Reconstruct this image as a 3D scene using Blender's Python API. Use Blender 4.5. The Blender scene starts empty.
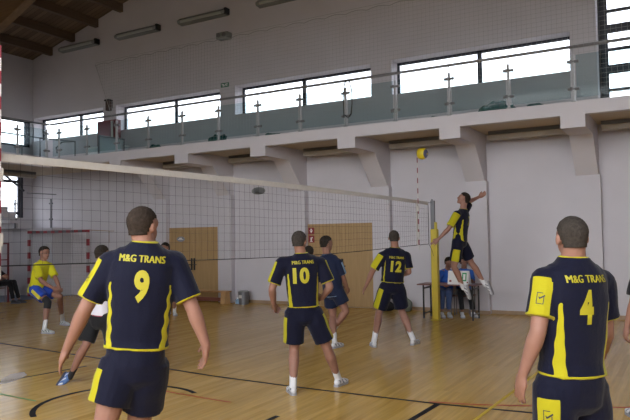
import bpy, bmesh, math, random
import numpy as np
from mathutils import Vector, Matrix, noise
from mathutils.bvhtree import BVHTree
random.seed(4)
R = math.radians
sc = bpy.context.scene
COL = sc.collection

# ------------------------------------------------------------------ camera
FOC = 650.0
def _n(v): return v/np.linalg.norm(v)
_Y = _n(np.array([689-315., -(231-210.), -FOC]))
_X = -_n(np.array([-819-315., -(254.6-210), -FOC])); _X = _n(_X-_Y*_X.dot(_Y))
_Z = np.cross(_X, _Y)
CM = np.array([_X, _Y, _Z])                 # camera axes -> world
CAM = np.array([4.583, -12.947, 1.755])
def at(px, py, D):                          # a point seen at (px,py), D metres deep
    return Vector(CAM + CM @ np.array([(px-315)/FOC*D, -(py-210)/FOC*D, -D]))
def ray(px, py): return CM @ np.array([px-315., -(py-210.), -FOC])
def on(px, py, axis, val):
    d = ray(px, py); return Vector(CAM + d*((val-CAM[axis])/d[axis]))
def depth(p): return float(-(CM.T @ (np.array(p)-CAM))[2])
VR = Vector(CM @ np.array([1, 0, 0])); VU = Vector(CM @ np.array([0, 1, 0])); VA = Vector(CM @ np.array([0, 0, -1]))
def vd(r, u, a): return (VR*r+Vector((0, 0, 1))*u+VA*a).normalized()

cd = bpy.data.cameras.new('camera'); co = bpy.data.objects.new('camera', cd); COL.objects.link(co)
m4 = Matrix([[*CM[i], CAM[i]] for i in range(3)]+[[0, 0, 0, 1]]); co.matrix_world = m4
cd.sensor_width = 36; cd.lens = FOC/630*36; cd.clip_start = .05
sc.camera = co

# ------------------------------------------------------------------ materials
def mat(name, col, rough=.6, metal=0, spec=.5, noise_amt=0, nscale=6, bump=0, bscale=30, emit=None, alpha=None, trans=None):
    m = bpy.data.materials.new(name); m.use_nodes = True
    nt = m.node_tree; b = nt.nodes['Principled BSDF']
    b.inputs['Base Color'].default_value = (*col, 1); b.inputs['Roughness'].default_value = rough
    b.inputs['Metallic'].default_value = metal; b.inputs['Specular IOR Level'].default_value = spec
    if noise_amt or bump:
        tc = nt.nodes.new('ShaderNodeTexCoord')
    if noise_amt:
        n = nt.nodes.new('ShaderNodeTexNoise'); n.inputs['Scale'].default_value = nscale; n.inputs['Detail'].default_value = 5
        nt.links.new(tc.outputs['Object'], n.inputs['Vector'])
        r = nt.nodes.new('ShaderNodeValToRGB')
        r.color_ramp.elements[0].position = .3; r.color_ramp.elements[1].position = .7
        r.color_ramp.elements[0].color = (*[c*(1-noise_amt) for c in col], 1)
        r.color_ramp.elements[1].color = (*[min(1, c*(1+noise_amt)) for c in col], 1)
        nt.links.new(n.outputs['Fac'], r.inputs['Fac']); nt.links.new(r.outputs['Color'], b.inputs['Base Color'])
    if bump:
        n2 = nt.nodes.new('ShaderNodeTexNoise'); n2.inputs['Scale'].default_value = bscale; n2.inputs['Detail'].default_value = 4
        nt.links.new(tc.outputs['Object'], n2.inputs['Vector'])
        bp = nt.nodes.new('ShaderNodeBump'); bp.inputs['Strength'].default_value = bump; bp.inputs['Distance'].default_value = .01
        nt.links.new(n2.outputs['Fac'], bp.inputs['Height']); nt.links.new(bp.outputs['Normal'], b.inputs['Normal'])
    return m
def glass(name, tint, k=.06, rough=.02, transl=0):
    m = bpy.data.materials.new(name); m.use_nodes = True; nt = m.node_tree; nt.nodes.clear()
    o = nt.nodes.new('ShaderNodeOutputMaterial'); t = nt.nodes.new('ShaderNodeBsdfTransparent'); t.inputs['Color'].default_value = (*tint, 1)
    g = nt.nodes.new('ShaderNodeBsdfGlossy'); g.inputs['Roughness'].default_value = rough
    mx = nt.nodes.new('ShaderNodeMixShader'); mx.inputs[0].default_value = k
    nt.links.new(t.outputs[0], mx.inputs[1]); nt.links.new(g.outputs[0], mx.inputs[2])
    last = mx
    if transl:
        d = nt.nodes.new('ShaderNodeBsdfTranslucent'); d.inputs['Color'].default_value = (.8, .85, .85, 1)
        m2 = nt.nodes.new('ShaderNodeMixShader'); m2.inputs[0].default_value = transl
        nt.links.new(mx.outputs[0], m2.inputs[1]); nt.links.new(d.outputs[0], m2.inputs[2]); last = m2
    nt.links.new(last.outputs[0], o.inputs[0]); return m
def two_tone(name, a, b_, attr='mark', rough=.75, bump=.25):
    """cloth whose second colour is a panel of its own, cut by a mesh attribute"""
    m = mat(name, a, rough, spec=.15, bump=bump, bscale=60); nt = m.node_tree; b = nt.nodes['Principled BSDF']
    at_ = nt.nodes.new('ShaderNodeAttribute'); at_.attribute_name = attr
    g = nt.nodes.new('ShaderNodeMath'); g.operation = 'GREATER_THAN'; g.inputs[1].default_value = 0
    mx = nt.nodes.new('ShaderNodeMix'); mx.data_type = 'RGBA'
    mx.inputs[6].default_value = (*a, 1); mx.inputs[7].default_value = (*b_, 1)
    nt.links.new(at_.outputs['Fac'], g.inputs[0]); nt.links.new(g.outputs[0], mx.inputs[0]); nt.links.new(mx.outputs[2], b.inputs['Base Color'])
    b.inputs['Sheen Weight'].default_value = .1
    return m
NAVY = (.0035, .0042, .016); YEL = (.39, .345, .010)
M = dict(
    wall=mat('painted_plaster', (.53, .505, .535), .8, spec=.2, noise_amt=.03, nscale=1.5, bump=.05, bscale=80),
    wall2=mat('painted_plaster_shaded', (.47, .455, .485), .85, spec=.2, noise_amt=.04, nscale=1.2),  # same plaster, its colour darkened for the dim end of the hall
    soffit=mat('soffit_floor_bounce', (.52, .44, .34), .85, spec=.2, noise_amt=.03, nscale=2),  # warm tint holds the light reflected up from the floor
    fascia=mat('fascia_paint', (.58, .55, .575), .75, spec=.2, noise_amt=.02, nscale=2),
    skirt=mat('skirting_wood', (.30, .20, .12), .6, noise_amt=.1),
    frame=mat('dark_window_frame', (.02, .022, .035), .5),
    steel=mat('brushed_steel', (.17, .165, .17), .45, metal=.0),
    post=mat('satin_steel', (.36, .36, .37), .4), goalw=mat('shaded_white_paint', (.36, .34, .35), .6), steel_d=mat('grey_metal', (.16, .16, .17), .45, metal=.5),  # goalw: goal white greyed to carry the shade on the posts
    lamp=mat('lamp_housing', (.22, .23, .22), .6),
    lampglass=mat('lamp_cover', (.34, .36, .34), .4),
    black=mat('black_plastic', (.012, .012, .013), .5),
    yellow=mat('yellow_paint', (.52, .40, .03), .5, noise_amt=.05),
    red=mat('red_paint', (.22, .015, .025), .5),
    white=mat('white_paint', (.75, .75, .75), .5),
    tape=mat('net_tape', (.60, .575, .54), .8, noise_amt=.04, nscale=20),
    cord=mat('net_cord', (.015, .015, .018), .8),
    gcord=mat('protective_net_cord', (.30, .31, .30), .9),
    glass=glass('balustrade_glass', (.80, .87, .87), .004),
    pane=glass('window_pane', (.62, .635, .66), .02),
    frost=glass('frosted_guard', (.75, .82, .85), .05, transl=.45),
    skin=None,
    shoe_w=mat('white_shoe_leather', (.62, .62, .64), .5, noise_amt=.05, nscale=30),
    shoe_b=mat('blue_shoe_mesh', (.10, .17, .36), .5, noise_amt=.6, nscale=22),
    sole=mat('dark_sole', (.06, .06, .08), .6),
    sole_g=mat('grey_sole', (.32, .32, .34), .6),
    sock=mat('white_sock', (.66, .66, .68), .9, bump=.4, bscale=120),
    sock_k=mat('black_sock', (.015, .015, .018), .9),
    blueshirt=mat('blue_cotton', (.03, .14, .50), .85, bump=.2),
    jeans=mat('blue_jeans', (.06, .09, .20), .9, noise_amt=.2, nscale=12),
    blackcloth=mat('black_cloth', (.012, .012, .014), .85, bump=.3, bscale=30),
    green=mat('green_netting', (.012, .075, .07), .9, noise_amt=.4, nscale=20, bump=.6),
    grey_bag=mat('grey_green_bag', (.16, .18, .15), .9, noise_amt=.3, nscale=8),
    birch=mat('bench_wood', (.50, .30, .13), .5, noise_amt=.12, nscale=5),
    tabletop=mat('table_laminate', (.17, .07, .06), .45, noise_amt=.1),
    signgreen=mat('sign_green', (.01, .12, .06), .5),
    signgrey=mat('sign_grey', (.20, .22, .26), .5),
    bluemat=mat('blue_grey_floor_strip', (.10, .13, .20), .6),
    maroon=mat('maroon_paint', (.14, .014, .02), .55, noise_amt=.1),
    numyel=mat('yellow_print', (.38, .33, .010), .6),
    numwhite=mat('white_print', (.62, .66, .70), .6),
    numblk=mat('black_print', (.02, .02, .03), .6),
)
def wood_mat(name, c1, c2, scale, rough=.5, along='Y'):
    m = bpy.data.materials.new(name); m.use_nodes = True; nt = m.node_tree; b = nt.nodes['Principled BSDF']
    tc = nt.nodes.new('ShaderNodeTexCoord'); mp = nt.nodes.new('ShaderNodeMapping')
    s = {'X': (scale*.06, scale, scale), 'Y': (scale, scale*.06, scale), 'Z': (scale, scale, scale*.06)}[along]
    mp.inputs['Scale'].default_value = s
    n = nt.nodes.new('ShaderNodeTexNoise'); n.inputs['Scale'].default_value = 1; n.inputs['Detail'].default_value = 6; n.inputs['Roughness'].default_value = .6
    r = nt.nodes.new('ShaderNodeValToRGB'); r.color_ramp.elements[0].position = .32; r.color_ramp.elements[1].position = .68
    r.color_ramp.elements[0].color = (*c1, 1); r.color_ramp.elements[1].color = (*c2, 1)
    L = nt.links.new
    L(tc.outputs['Object'], mp.inputs[0]); L(mp.outputs[0], n.inputs['Vector']); L(n.outputs['Fac'], r.inputs[0]); L(r.outputs[0], b.inputs['Base Color'])
    b.inputs['Roughness'].default_value = rough
    return m
M['doorwood'] = wood_mat('door_wood', (.33, .21, .095), (.41, .27, .125), 22, .5, 'Z')
M['rafter'] = wood_mat('glulam_wood', (.15, .09, .045), (.21, .13, .065), 14, .6, 'X')
M['purlin'] = wood_mat('purlin_wood', (.09, .058, .036), (.13, .085, .052), 14, .7, 'Y')

def floor_mat():
    m = bpy.data.materials.new('parquet'); m.use_nodes = True; nt = m.node_tree; b = nt.nodes['Principled BSDF']; N = nt.nodes.new; L = nt.links.new
    tc = N('ShaderNodeTexCoord'); mp = N('ShaderNodeMapping'); mp.inputs['Rotation'].default_value = (0, 0, R(90))
    L(tc.outputs['Object'], mp.inputs[0])
    br = N('ShaderNodeTexBrick'); br.inputs['Scale'].default_value = 1; br.inputs['Brick Width'].default_value = 1.6; br.inputs['Row Height'].default_value = .075
    br.inputs['Mortar Size'].default_value = 0; br.inputs['Color1'].default_value = (.0, .0, .0, 1); br.inputs['Color2'].default_value = (1, 1, 1, 1); br.inputs['Mortar'].default_value = (.2, .2, .2, 1)
    br.inputs['Bias'].default_value = 0; br.offset = .37
    L(mp.outputs[0], br.inputs['Vector'])
    r = N('ShaderNodeValToRGB'); r.color_ramp.elements[0].color = (.50, .295, .060, 1); r.color_ramp.elements[1].color = (.63, .395, .102, 1)
    e = r.color_ramp.elements.new(.5); e.color = (.565, .345, .079, 1)
    L(br.outputs['Color'], r.inputs[0])
    mp2 = N('ShaderNodeMapping'); mp2.inputs['Scale'].default_value = (26, 1.6, 1); L(tc.outputs['Object'], mp2.inputs[0])
    n = N('ShaderNodeTexNoise'); n.inputs['Scale'].default_value = 1; n.inputs['Detail'].default_value = 6; L(mp2.outputs[0], n.inputs['Vector'])
    r2 = N('ShaderNodeValToRGB'); r2.color_ramp.elements[0].position = .3; r2.color_ramp.elements[1].position = .7
    r2.color_ramp.elements[0].color = (.82, .82, .82, 1); r2.color_ramp.elements[1].color = (1.08, 1.08, 1.08, 1); L(n.outputs['Fac'], r2.inputs[0])
    mx = N('ShaderNodeMix'); mx.data_type = 'RGBA'; mx.blend_type = 'MULTIPLY'; mx.inputs[0].default_value = 1
    L(r.outputs[0], mx.inputs[6]); L(r2.outputs[0], mx.inputs[7]); L(mx.outputs[2], b.inputs['Base Color'])
    b.inputs['Roughness'].default_value = .27; b.inputs['Specular IOR Level'].default_value = .38
    n3 = N('ShaderNodeTexNoise'); n3.inputs['Scale'].default_value = 5; L(tc.outputs['Object'], n3.inputs['Vector'])
    mr = N('ShaderNodeMapRange'); mr.inputs[3].default_value = .17; mr.inputs[4].default_value = .27; L(n3.outputs['Fac'], mr.inputs[0]); L(mr.outputs[0], b.inputs['Roughness'])
    return m
M['floor'] = floor_mat()
def board_mat():
    m = bpy.data.materials.new('roof_boards'); m.use_nodes = True; nt = m.node_tree; b = nt.nodes['Principled BSDF']; N = nt.nodes.new; L = nt.links.new
    tc = N('ShaderNodeTexCoord'); 
    br = N('ShaderNodeTexBrick'); br.inputs['Scale'].default_value = 1; br.inputs['Brick Width'].default_value = 2.6; br.inputs['Row Height'].default_value = .16
    br.inputs['Mortar Size'].default_value = .006; br.inputs['Color1'].default_value = (.11, .073, .045, 1); br.inputs['Color2'].default_value = (.18, .12, .072, 1); br.inputs['Mortar'].default_value = (.03, .018, .01, 1)
    L(tc.outputs['Object'], br.inputs['Vector']); L(br.outputs['Color'], b.inputs['Base Color']); b.inputs['Roughness'].default_value = .8
    return m
M['boards'] = board_mat()

# ------------------------------------------------------------------ mesh helpers
def link(name, me, mats=(), parent=None):
    o = bpy.data.objects.new(name, me); COL.objects.link(o)
    for m in mats: me.materials.append(m)
    if parent: o.parent = parent
    return o
class MB:
    def __init__(s): s.v = []; s.f = []; s.mi = []
    def add(s, vs, fs, mi=0):
        k = len(s.v); s.v += [tuple(v) for v in vs]; s.f += [tuple(i+k for i in f) for f in fs]; s.mi += [mi]*len(fs)
    def box(s, a, b, mi=0):
        x0, y0, z0 = [min(p, q) for p, q in zip(a, b)]; x1, y1, z1 = [max(p, q) for p, q in zip(a, b)]
        s.add([(x0, y0, z0), (x1, y0, z0), (x1, y1, z0), (x0, y1, z0), (x0, y0, z1), (x1, y0, z1), (x1, y1, z1), (x0, y1, z1)],
              [(3, 2, 1, 0), (4, 5, 6, 7), (0, 1, 5, 4), (1, 2, 6, 5), (2, 3, 7, 6), (3, 0, 4, 7)], mi)
    def tube(s, pts, r, n=6, mi=0):
        pts = [Vector(p) for p in pts]; rings = []
        rr = r if isinstance(r, (list, tuple)) else [r]*len(pts)
        for i, p in enumerate(pts):
            d = (pts[min(i+1, len(pts)-1)]-pts[max(i-1, 0)]).normalized()
            u = d.cross(Vector((0, 0, 1)));
            if u.length < .1: u = d.cross(Vector((0, 1, 0)))
            u.normalize(); w = d.cross(u)
            rings.append([p+(u*math.cos(2*math.pi*k/n)+w*math.sin(2*math.pi*k/n))*rr[i] for k in range(n)])
        vs = [v for q in rings for v in q]; fs = []
        for i in range(len(rings)-1):
            for k in range(n):
                a, b = i*n+k, i*n+(k+1) % n
                fs.append((a, b, b+n, a+n))
        fs.append(tuple(range(n))[::-1]); fs.append(tuple(range(len(vs)-n, len(vs))))
        s.add(vs, fs, mi)
    def prism(s, poly, d, mi=0):             # planar polygon swept by vector d
        n = len(poly); d = Vector(d); a = [Vector(p) for p in poly]
        s.add(a+[p+d for p in a], [tuple(range(n))[::-1], tuple(range(n, 2*n))]+[(i, (i+1) % n, (i+1) % n+n, i+n) for i in range(n)], mi)
    def ell(s, c, r, nu=16, nv=10, mi=0):
        vs = []; fs = []
        for j in range(nv+1):
            t = math.pi*j/nv
            for i in range(nu):
                p = 2*math.pi*i/nu; vs.append((c[0]+r[0]*math.sin(t)*math.cos(p), c[1]+r[1]*math.sin(t)*math.sin(p), c[2]+r[2]*math.cos(t)))
        for j in range(nv):
            for i in range(nu):
                a = j*nu+i; b = j*nu+(i+1) % nu; fs.append((a, a+nu, b+nu, b))
        s.add(vs, fs, mi)
    def build(s, name, mats, parent=None, smooth=False, bevel=0, origin=None):
        if not isinstance(mats, (list, tuple)): mats = [mats]
        o_ = Vector(origin) if origin is not None else Vector((0, 0, 0))
        me = bpy.data.meshes.new(name); me.from_pydata([tuple(Vector(v)-o_) for v in s.v], [], s.f)
        me.polygons.foreach_set('material_index', s.mi)
        bm = bmesh.new(); bm.from_mesh(me); bmesh.ops.remove_doubles(bm, verts=bm.verts, dist=1e-5); bmesh.ops.recalc_face_normals(bm, faces=bm.faces); bm.to_mesh(me); bm.free()
        if smooth: me.polygons.foreach_set('use_smooth', [True]*len(me.polygons))
        o = link(name, me, mats, parent); o.location = o_
        if bevel:
            b = o.modifiers.new('bevel', 'BEVEL'); b.width = bevel; b.segments = 2; b.limit_method = 'ANGLE'
        return o
def tag(o, label=None, cat=None, group=None, kind=None):
    if label: o['label'] = label
    if cat: o['category'] = cat
    if group: o['group'] = group
    if kind: o['kind'] = kind
    return o
def empty(name, loc=(0, 0, 0)):
    o = bpy.data.objects.new(name, None); COL.objects.link(o); o.location = loc; o.empty_display_size = .2; return o
def struct(name, mb, m, **k): return tag(mb.build(name, m, **k), kind='structure')
def local(mb, root):                        # world coordinates -> under a root Empty
    mb.v = [tuple(Vector(v)-root.location) for v in mb.v]; return mb
def copy_tree(o, parent=None):
    c = o.copy(); COL.objects.link(c); c.parent = parent
    for k in ('label',):
        if parent is None and k in c: del c[k]
    for ch in list(o.children): copy_tree(ch, c)
    return c

# ------------------------------------------------------------------ the hall
YW = 1.5; XE = -14.85; YF = -.4; XF = -11.52; XR = 8.0; YB = -17.0
f = MB(); f.box((XE-.3, YB, -.2), (XR, YW+.3, 0)); struct('floor', f, M['floor'])
f = MB(); f.box((XE, -12, 0.0), (-12.75, YW, .006)); struct('trim_1', f, M['bluemat'])
def roofz(x): return 8.0+.262*(x-XE) if x < 0 else 8.0+.262*(-XE)-.262*x
f = MB()
f.prism([(XE-.4, YW+.4, roofz(XE)-.1), (0, YW+.4, roofz(0)), (XR, YW+.4, roofz(XR)), (XR, YW+.4, roofz(XR)+.15), (0, YW+.4, roofz(0)+.15), (XE-.4, YW+.4, roofz(XE)+.05)], (0, YB-YW-.4, 0))
struct('ceiling', f, M['boards'])

def wall_xz(mb, x0, x1, z0, z1, y0, y1, holes):
    xs = sorted({x0, x1, *[h[0] for h in holes], *[h[1] for h in holes]}); zs = sorted({z0, z1, *[h[2] for h in holes], *[h[3] for h in holes]})
    for i in range(len(xs)-1):
        for j in range(len(zs)-1):
            cx, cz = (xs[i]+xs[i+1])/2, (zs[j]+zs[j+1])/2
            if any(h[0] < cx < h[1] and h[2] < cz < h[3] for h in holes): continue
            mb.box((xs[i], y0, zs[j]), (xs[i+1], y1, zs[j+1]))
WIN = [(-14.80, -11.41, 5.17, 5.97), (-10.85, -6.74, 5.17, 5.97), (-6.22, -2.07, 5.18, 5.99), (-1.52, 2.54, 5.16, 6.0)]
TALL = (3.06, 6.6, 4.2, 8.6)
f = MB(); wall_xz(f, XE, XR, 0, 8.0, YW, YW+.5, WIN+[(TALL[0], TALL[1], TALL[2], 8.0)])
wall_xz(f, XE, XR, 8.0, 8.6, YW, YW+.5, [(TALL[0], TALL[1], 8.0, 8.6)])
xs = [XE, -12.6]+[0, XR]
f.prism([(XE, YW, 8.6), (XR, YW, 8.6), (XR, YW, roofz(XR)+.02), (0, YW, roofz(0)+.02), (-12.6, YW, 8.6)], (0, .35, 0))
struct('wall_back', f, M['wall'])
# end wall (x = XE)
EH = [(-4.5, 1.40, 4.95, 5.86), (-1.6, 1.15, 2.28, 4.06)]
f = MB(); ys = sorted({YB, YW+.5, *[h[0] for h in EH], *[h[1] for h in EH]}); zs = sorted({0, 8.0, *[h[2] for h in EH], *[h[3] for h in EH]})
for i in range(len(ys)-1):
    for j in range(len(zs)-1):
        cy, cz = (ys[i]+ys[i+1])/2, (zs[j]+zs[j+1])/2
        if any(h[0] < cy < h[1] and h[2] < cz < h[3] for h in EH): continue
        f.box((XE-.35, ys[i], zs[j]), (XE, ys[i+1], zs[j+1]))
struct('wall_end', f, M['wall2'])
f = MB(); ys2 = (YB-.3, YB); wall_xz(f, XE, XR, 0, 8.6, YB-.3, YB, [(-3.4, .3, 2.4, 7.9), (.8, 4.0, 2.4, 7.9), (4.4, 7.8, 2.4, 7.9)]); f.prism([(XE, YB-.3, 8.6), (XR, YB-.3, 8.6), (XR, YB-.3, roofz(XR)), (0, YB-.3, roofz(0)), (-12.6, YB-.3, 8.6)], (0, .3, 0)); struct('wall_front', f, M['wall'])  # unseen wall; its openings are placed to brighten the right, darken the left
f = MB()
for y0, y1, z0, z1 in [(YB, YW+.5, 0, roofz(XR)+.1)]: f.box((XR, y0, z0), (XR+.3, y1, z1))
struct('wall_right', f, M['wall'])
# gallery slab, fascia, pilasters and haunched brackets
f = MB(); f.box((XF, YF+.15, 3.97), (XR, YW, 4.14)); f.box((XE, YB, 3.97), (XF-.15, YW, 4.14)); f.box((XF-.15, YF+.15, 3.97), (XF, YW, 4.14))
struct('slab_gallery', f, M['soffit'])
f = MB(); f.box((XF, YF, 3.90), (XR, YF+.15, 4.15)); f.box((XF-.15, YB, 3.90), (XF, YF+.15, 4.15)); struct('beam_gallery_edge', f, M['fascia'], bevel=.008)
PIL = [5.38, 3.06, .75, -1.57, -3.91, -6.27, -8.62]
f = MB()
for xr in PIL:
    f.box((xr-.46, 1.32, 0), (xr, YW, 2.93))
struct('pillar_row', f, M['wall'])
for k, xr in enumerate(PIL):
    f = MB(); f.prism([(xr-.46, YF-.002, 3.67), (xr-.46, .60, 3.67), (xr-.46, 1.32, 2.93), (xr-.46, YW, 2.93), (xr-.46, YW, 3.98), (xr-.46, YF-.002, 3.98)], (.43, 0, 0))
    struct('beam_bracket', f, M['fascia'])
f = MB()
segs = []; last = -14.8
for a, b in [(-10.9, -8.66), (-6.83, -3.97), (-2.02, XR)]: f.box((a, YW-.02, 0), (b, YW, .08))
for xr in PIL:
    if xr > -2: f.box((xr-.48, 1.30, 0), (xr+.02, 1.32, .08))
struct('baseboard_back', f, M['skirt'])
# gallery end: spandrel lights under the slab
def soffit_lamp():
    r = empty('strip_light', (0, 0, 0))
    a = MB(); a.box((-.84, -.08, 0), (.84, .10, .07)); a.build('housing', M['steel_d'], r, bevel=.005)  # dark box drawn for the shadow gap above the lamp face
    a = MB(); a.box((-.84, -.10, -.12), (.84, .10, -.01)); a.build('lamp_cover', mat('beige_lamp_face', (.42, .38, .33), .6), r, bevel=.01)
    return r
sl = soffit_lamp()
lab = ['far left above the corner goal', 'first right of the corner goal', 'above the left double door', 'above the round wall vent', 'above the right double door',
       'just left of the volleyball', 'above the jumping player', 'at the right edge above the number 4 player']
cx = [(PIL[i]+PIL[i+1]-.46)/2 for i in range(1, 6)][::-1]
for i, x in enumerate(cx[:5]):
    o = sl if i == 0 else copy_tree(sl)
    o.location = (x+.06, 1.10, 3.90)
    tag(o, 'long grey strip light under the gallery, '+lab[i+2 if i > 1 else i+1] if 0 else None, 'ceiling light', 'strip lights under the gallery soffit')
SL = [o for o in bpy.data.objects if o.name.startswith('strip_light')]
SL.sort(key=lambda o: o.location.x)
for o, t in zip(SL, ['leftmost, left of the doors', 'above the left double door', 'above the round wall vent', 'above the right double door', 'just left of the flying ball', 'above the jumping player', 'over']):
    o['label'] = 'grey strip light under the side gallery, '+t
o = copy_tree(sl); o.rotation_euler = (0, 0, R(90)); o.location = (-13.6, -.2, 3.90); o['label'] = 'dark strip light under the end gallery above the lower stair window'
o = copy_tree(sl); o.location = (PIL[0]-1.40, 1.12, 3.90); o['label'] = 'grey strip light under the gallery at the right edge above number 4'

# windows
def window(n, hole, bars_x=(), bars_z=(), yf=YW+.36, th=.06):
    x0, x1, z0, z1 = hole
    r = empty('window_%d' % n, (x0, yf, z0)); r['kind'] = 'structure'
    f = MB(); f.box((0, 0, 0), (x1-x0, .06, th)); f.box((0, 0, z1-z0-th), (x1-x0, .06, z1-z0)); f.box((0, 0, 0), (th, .06, z1-z0)); f.box((x1-x0-th, 0, 0), (x1-x0, .06, z1-z0))
    for b, w in bars_x: f.box((b-x0-w/2, 0, 0), (b-x0+w/2, .06, z1-z0))
    for b, w in bars_z: f.box((0, -.005, b-z0-w/2), (x1-x0, .065, b-z0+w/2))
    f.build('window_frame', M['frame'], r)
    g = MB(); g.box((.02, .025, .02), (x1-x0-.02, .035, z1-z0-.02)); g.build('pane', M['pane'], r)
window(1, WIN[0], [(-12.88, .09)]); window(2, WIN[1], [(-8.7, .09)]); window(3, WIN[2], [(-4.20, .1)]); window(4, WIN[3], [(.52, .1)])
window(5, TALL, [(3.16, .16), (5.0, .1)], [(6.407+.42, .05), (6.407, .06), (6.029, .17), (5.588, .06), (5.17, .18), (4.73, .06), (7.4, .17)])
f = MB()
for (y0, y1, z0, z1), bars, bz in [(EH[0], [-.1, -1.6], []), (EH[1], [.20, -.75], [(3.76, .09), (2.70, .09)])]:
    pass
def window_end(n, hole, bars, bz, th=.07):
    y0, y1, z0, z1 = hole
    r = empty('window_%d' % n, (XE-.09, y0, z0)); r['kind'] = 'structure'
    f = MB(); W = y1-y0; H = z1-z0
    f.box((0, 0, 0), (.06, W, th)); f.box((0, 0, H-th), (.06, W, H)); f.box((0, 0, 0), (.06, th, H)); f.box((0, W-th*2.6, 0), (.06, W, H))
    for b in bars: f.box((0, b-y0-.04, 0), (.06, b-y0+.04, H))
    for b, w in bz: f.box((0, 0, b-z0-w/2), (.065, W, b-z0+w/2))
    f.build('window_frame', M['frame'], r)
    g = MB(); g.box((.025, .02, .02), (.035, W-.02, H-.02)); g.build('pane', M['pane'], r)
window_end(6, EH[0], [-1.6, -3.1], []); window_end(7, EH[1], [.17, -.75], [(3.76, .09), (2.70, .09)])

# doors
def door(n, x0, x1):
    r = empty('door_%d' % n, (x0, YW, 0)); r['kind'] = 'structure'; w = x1-x0; H = 2.08
    f = MB(); f.box((0, -.05, 0), (.06, .02, H)); f.box((w-.06, -.05, 0), (w, .02, H)); f.box((.06, -.05, H-.06), (w-.06, .02, H)); f.build('door_frame', M['doorwood'], r)
    for a, b in [(.06, w/2-.003), (w/2+.003, w-.06)]:
        f = MB(); f.box((a, -.04, .01), (b, .01, H-.06)); l = f.build('door_leaf', M['doorwood'], r, bevel=.004)
        f = MB(); hx = w/2-.05 if a < .1 else w/2+.05
        f.tube([(hx, -.045, 1.02), (hx, -.1, 1.02), (hx+(-.12 if a < .1 else .12), -.1, 1.02)], .011, 8); f.box((hx-.03, -.05, .86), (hx+.03, -.04, 1.2)); f.build('door_handle', M['black'], l)
door(1, -8.64, -6.83); door(2, -3.96, -2.0)

# signs on the doors
def ellipse(cx, cz, rx, rz, n=24): return [(cx+rx*math.cos(2*math.pi*i/n), 0, cz+rz*math.sin(2*math.pi*i/n)) for i in range(n)]
r = empty('door_sign', (-8.18, 1.44, 1.75)); tag(r, 'small grey oval sign on the left double door', 'sign')
f = MB(); f.prism(ellipse(0, 0, .15, .075), (0, .012, 0)); f.build('plate', M['signgrey'], r)
f = MB(); f.box((-.1, -.003, -.02), (.1, 0, -.005)); f.box((-.05, -.003, .01), (.05, 0, .035)); f.build('lettering', M['white'], r)
r = empty('fire_sign', (-3.80, 1.44, 1.80)); r.scale = (.75, 1, 1); tag(r, 'red fire equipment sign with white symbols by the right double door', 'sign')
for dz, h in ((.02, .17), (-.19, .18)):
    f = MB(); f.box((-.11, 0, dz), (.11, .012, dz+h)); p = f.build('plate', M['red'], r)
    g = MB()
    if dz > 0: g.prism([(-.06, -.004, .12), (.06, -.004, .12), (.0, -.004, .05)], (0, .003, 0)); g.box((-.03, -.004, .13), (.03, -.001, .16))
    else: g.box((-.03, -.004, -.17), (.02, -.001, -.06)); g.box((-.05, -.004, -.17), (.05, -.001, -.15)); g.box((.02, -.004, -.08), (.06, -.001, -.05))
    g.build('symbol', M['white'], p)
r = empty('exit_sign', (-6.56, 1.485, 6.05)); tag(r, 'small green and white exit sign high between two windows', 'sign')
f = MB(); f.box((-.14, 0, -.06), (.14, .012, .06)); f.build('plate', M['signgreen'], r)
f = MB(); f.box((-.11, -.003, .005), (-.03, 0, .03)); f.box((0, -.003, .005), (.1, 0, .03)); f.prism([(-.09, -.003, -.02), (-.03, -.003, -.04), (-.03, -.003, 0)], (0, .003, 0)); f.box((-.03, -.003, -.026), (.1, 0, -.014)); f.build('symbol', M['white'], r)
# vent, speaker, device, red cabinet
r = empty('wall_vent', (-5.46, 1.48, 3.02)); tag(r, 'oval grey ventilation grille on the side wall under the gallery', 'vent')
f = MB(); f.prism(ellipse(0, 0, .22, .10), (0, .02, 0)); f.build('vent_plate', M['lamp'], r)
f = MB()
for k in range(-3, 4): f.box((-.18+.02*abs(k), -.012, k*.024-.006), (.18-.02*abs(k), 0, k*.024+.006))
f.build('grille', M['steel_d'], r)
r = empty('loudspeaker', (-6.46, 1.35, 7.38)); r.scale = (.75, 1, .8); tag(r, 'small grey loudspeaker mounted high on the side wall', 'speaker')
f = MB(); f.box((-.26, -.13, -.11), (.26, .1, .11)); f.build('casing', M['lamp'], r, bevel=.02)
for dx in (-.13, .12):
    f = MB(); f.prism([(dx+.085*math.cos(a*math.pi/8), -.145, .085*math.sin(a*math.pi/8)) for a in range(16)], (0, .015, 0)); f.build('cone', M['steel_d'], r)
f = MB(); f.box((-.04, .1, -.04), (.04, .15, .04)); f.build('bracket', M['steel_d'], r)
r = empty('wall_horn', (-11.02, 1.36, 6.0)); tag(r, 'dark brown box device on the wall above the red cabinet', 'siren')
f = MB(); f.box((-.09, -.05, -.2), (.06, .08, .12)); f.build('casing', mat('brown_device', (.05, .03, .028), .6), r, bevel=.01)
f = MB(); f.box((-.12, -.08, .1), (.08, .1, .15)); f.build('cap', M['black'], r, bevel=.01); f = MB(); f.box((-.04, .06, -.1), (.04, .14, .1)); f.build('bracket', M['steel_d'], r)
r = empty('red_cabinet', (-10.95, 1.3, 4.66)); tag(r, 'maroon notice cabinet standing on the gallery between windows', 'cabinet')
f = MB(); f.box((-.40, -.1, 0), (.42, .1, .80)); f.build('casing', M['maroon'], r, bevel=.01)
f = MB(); f.box((-.34, -.11, .08), (.28, -.1, .74)); f.build('cabinet_door', mat('maroon_panel', (.15, .012, .02), .4, noise_amt=.25, nscale=9), r)
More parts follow.
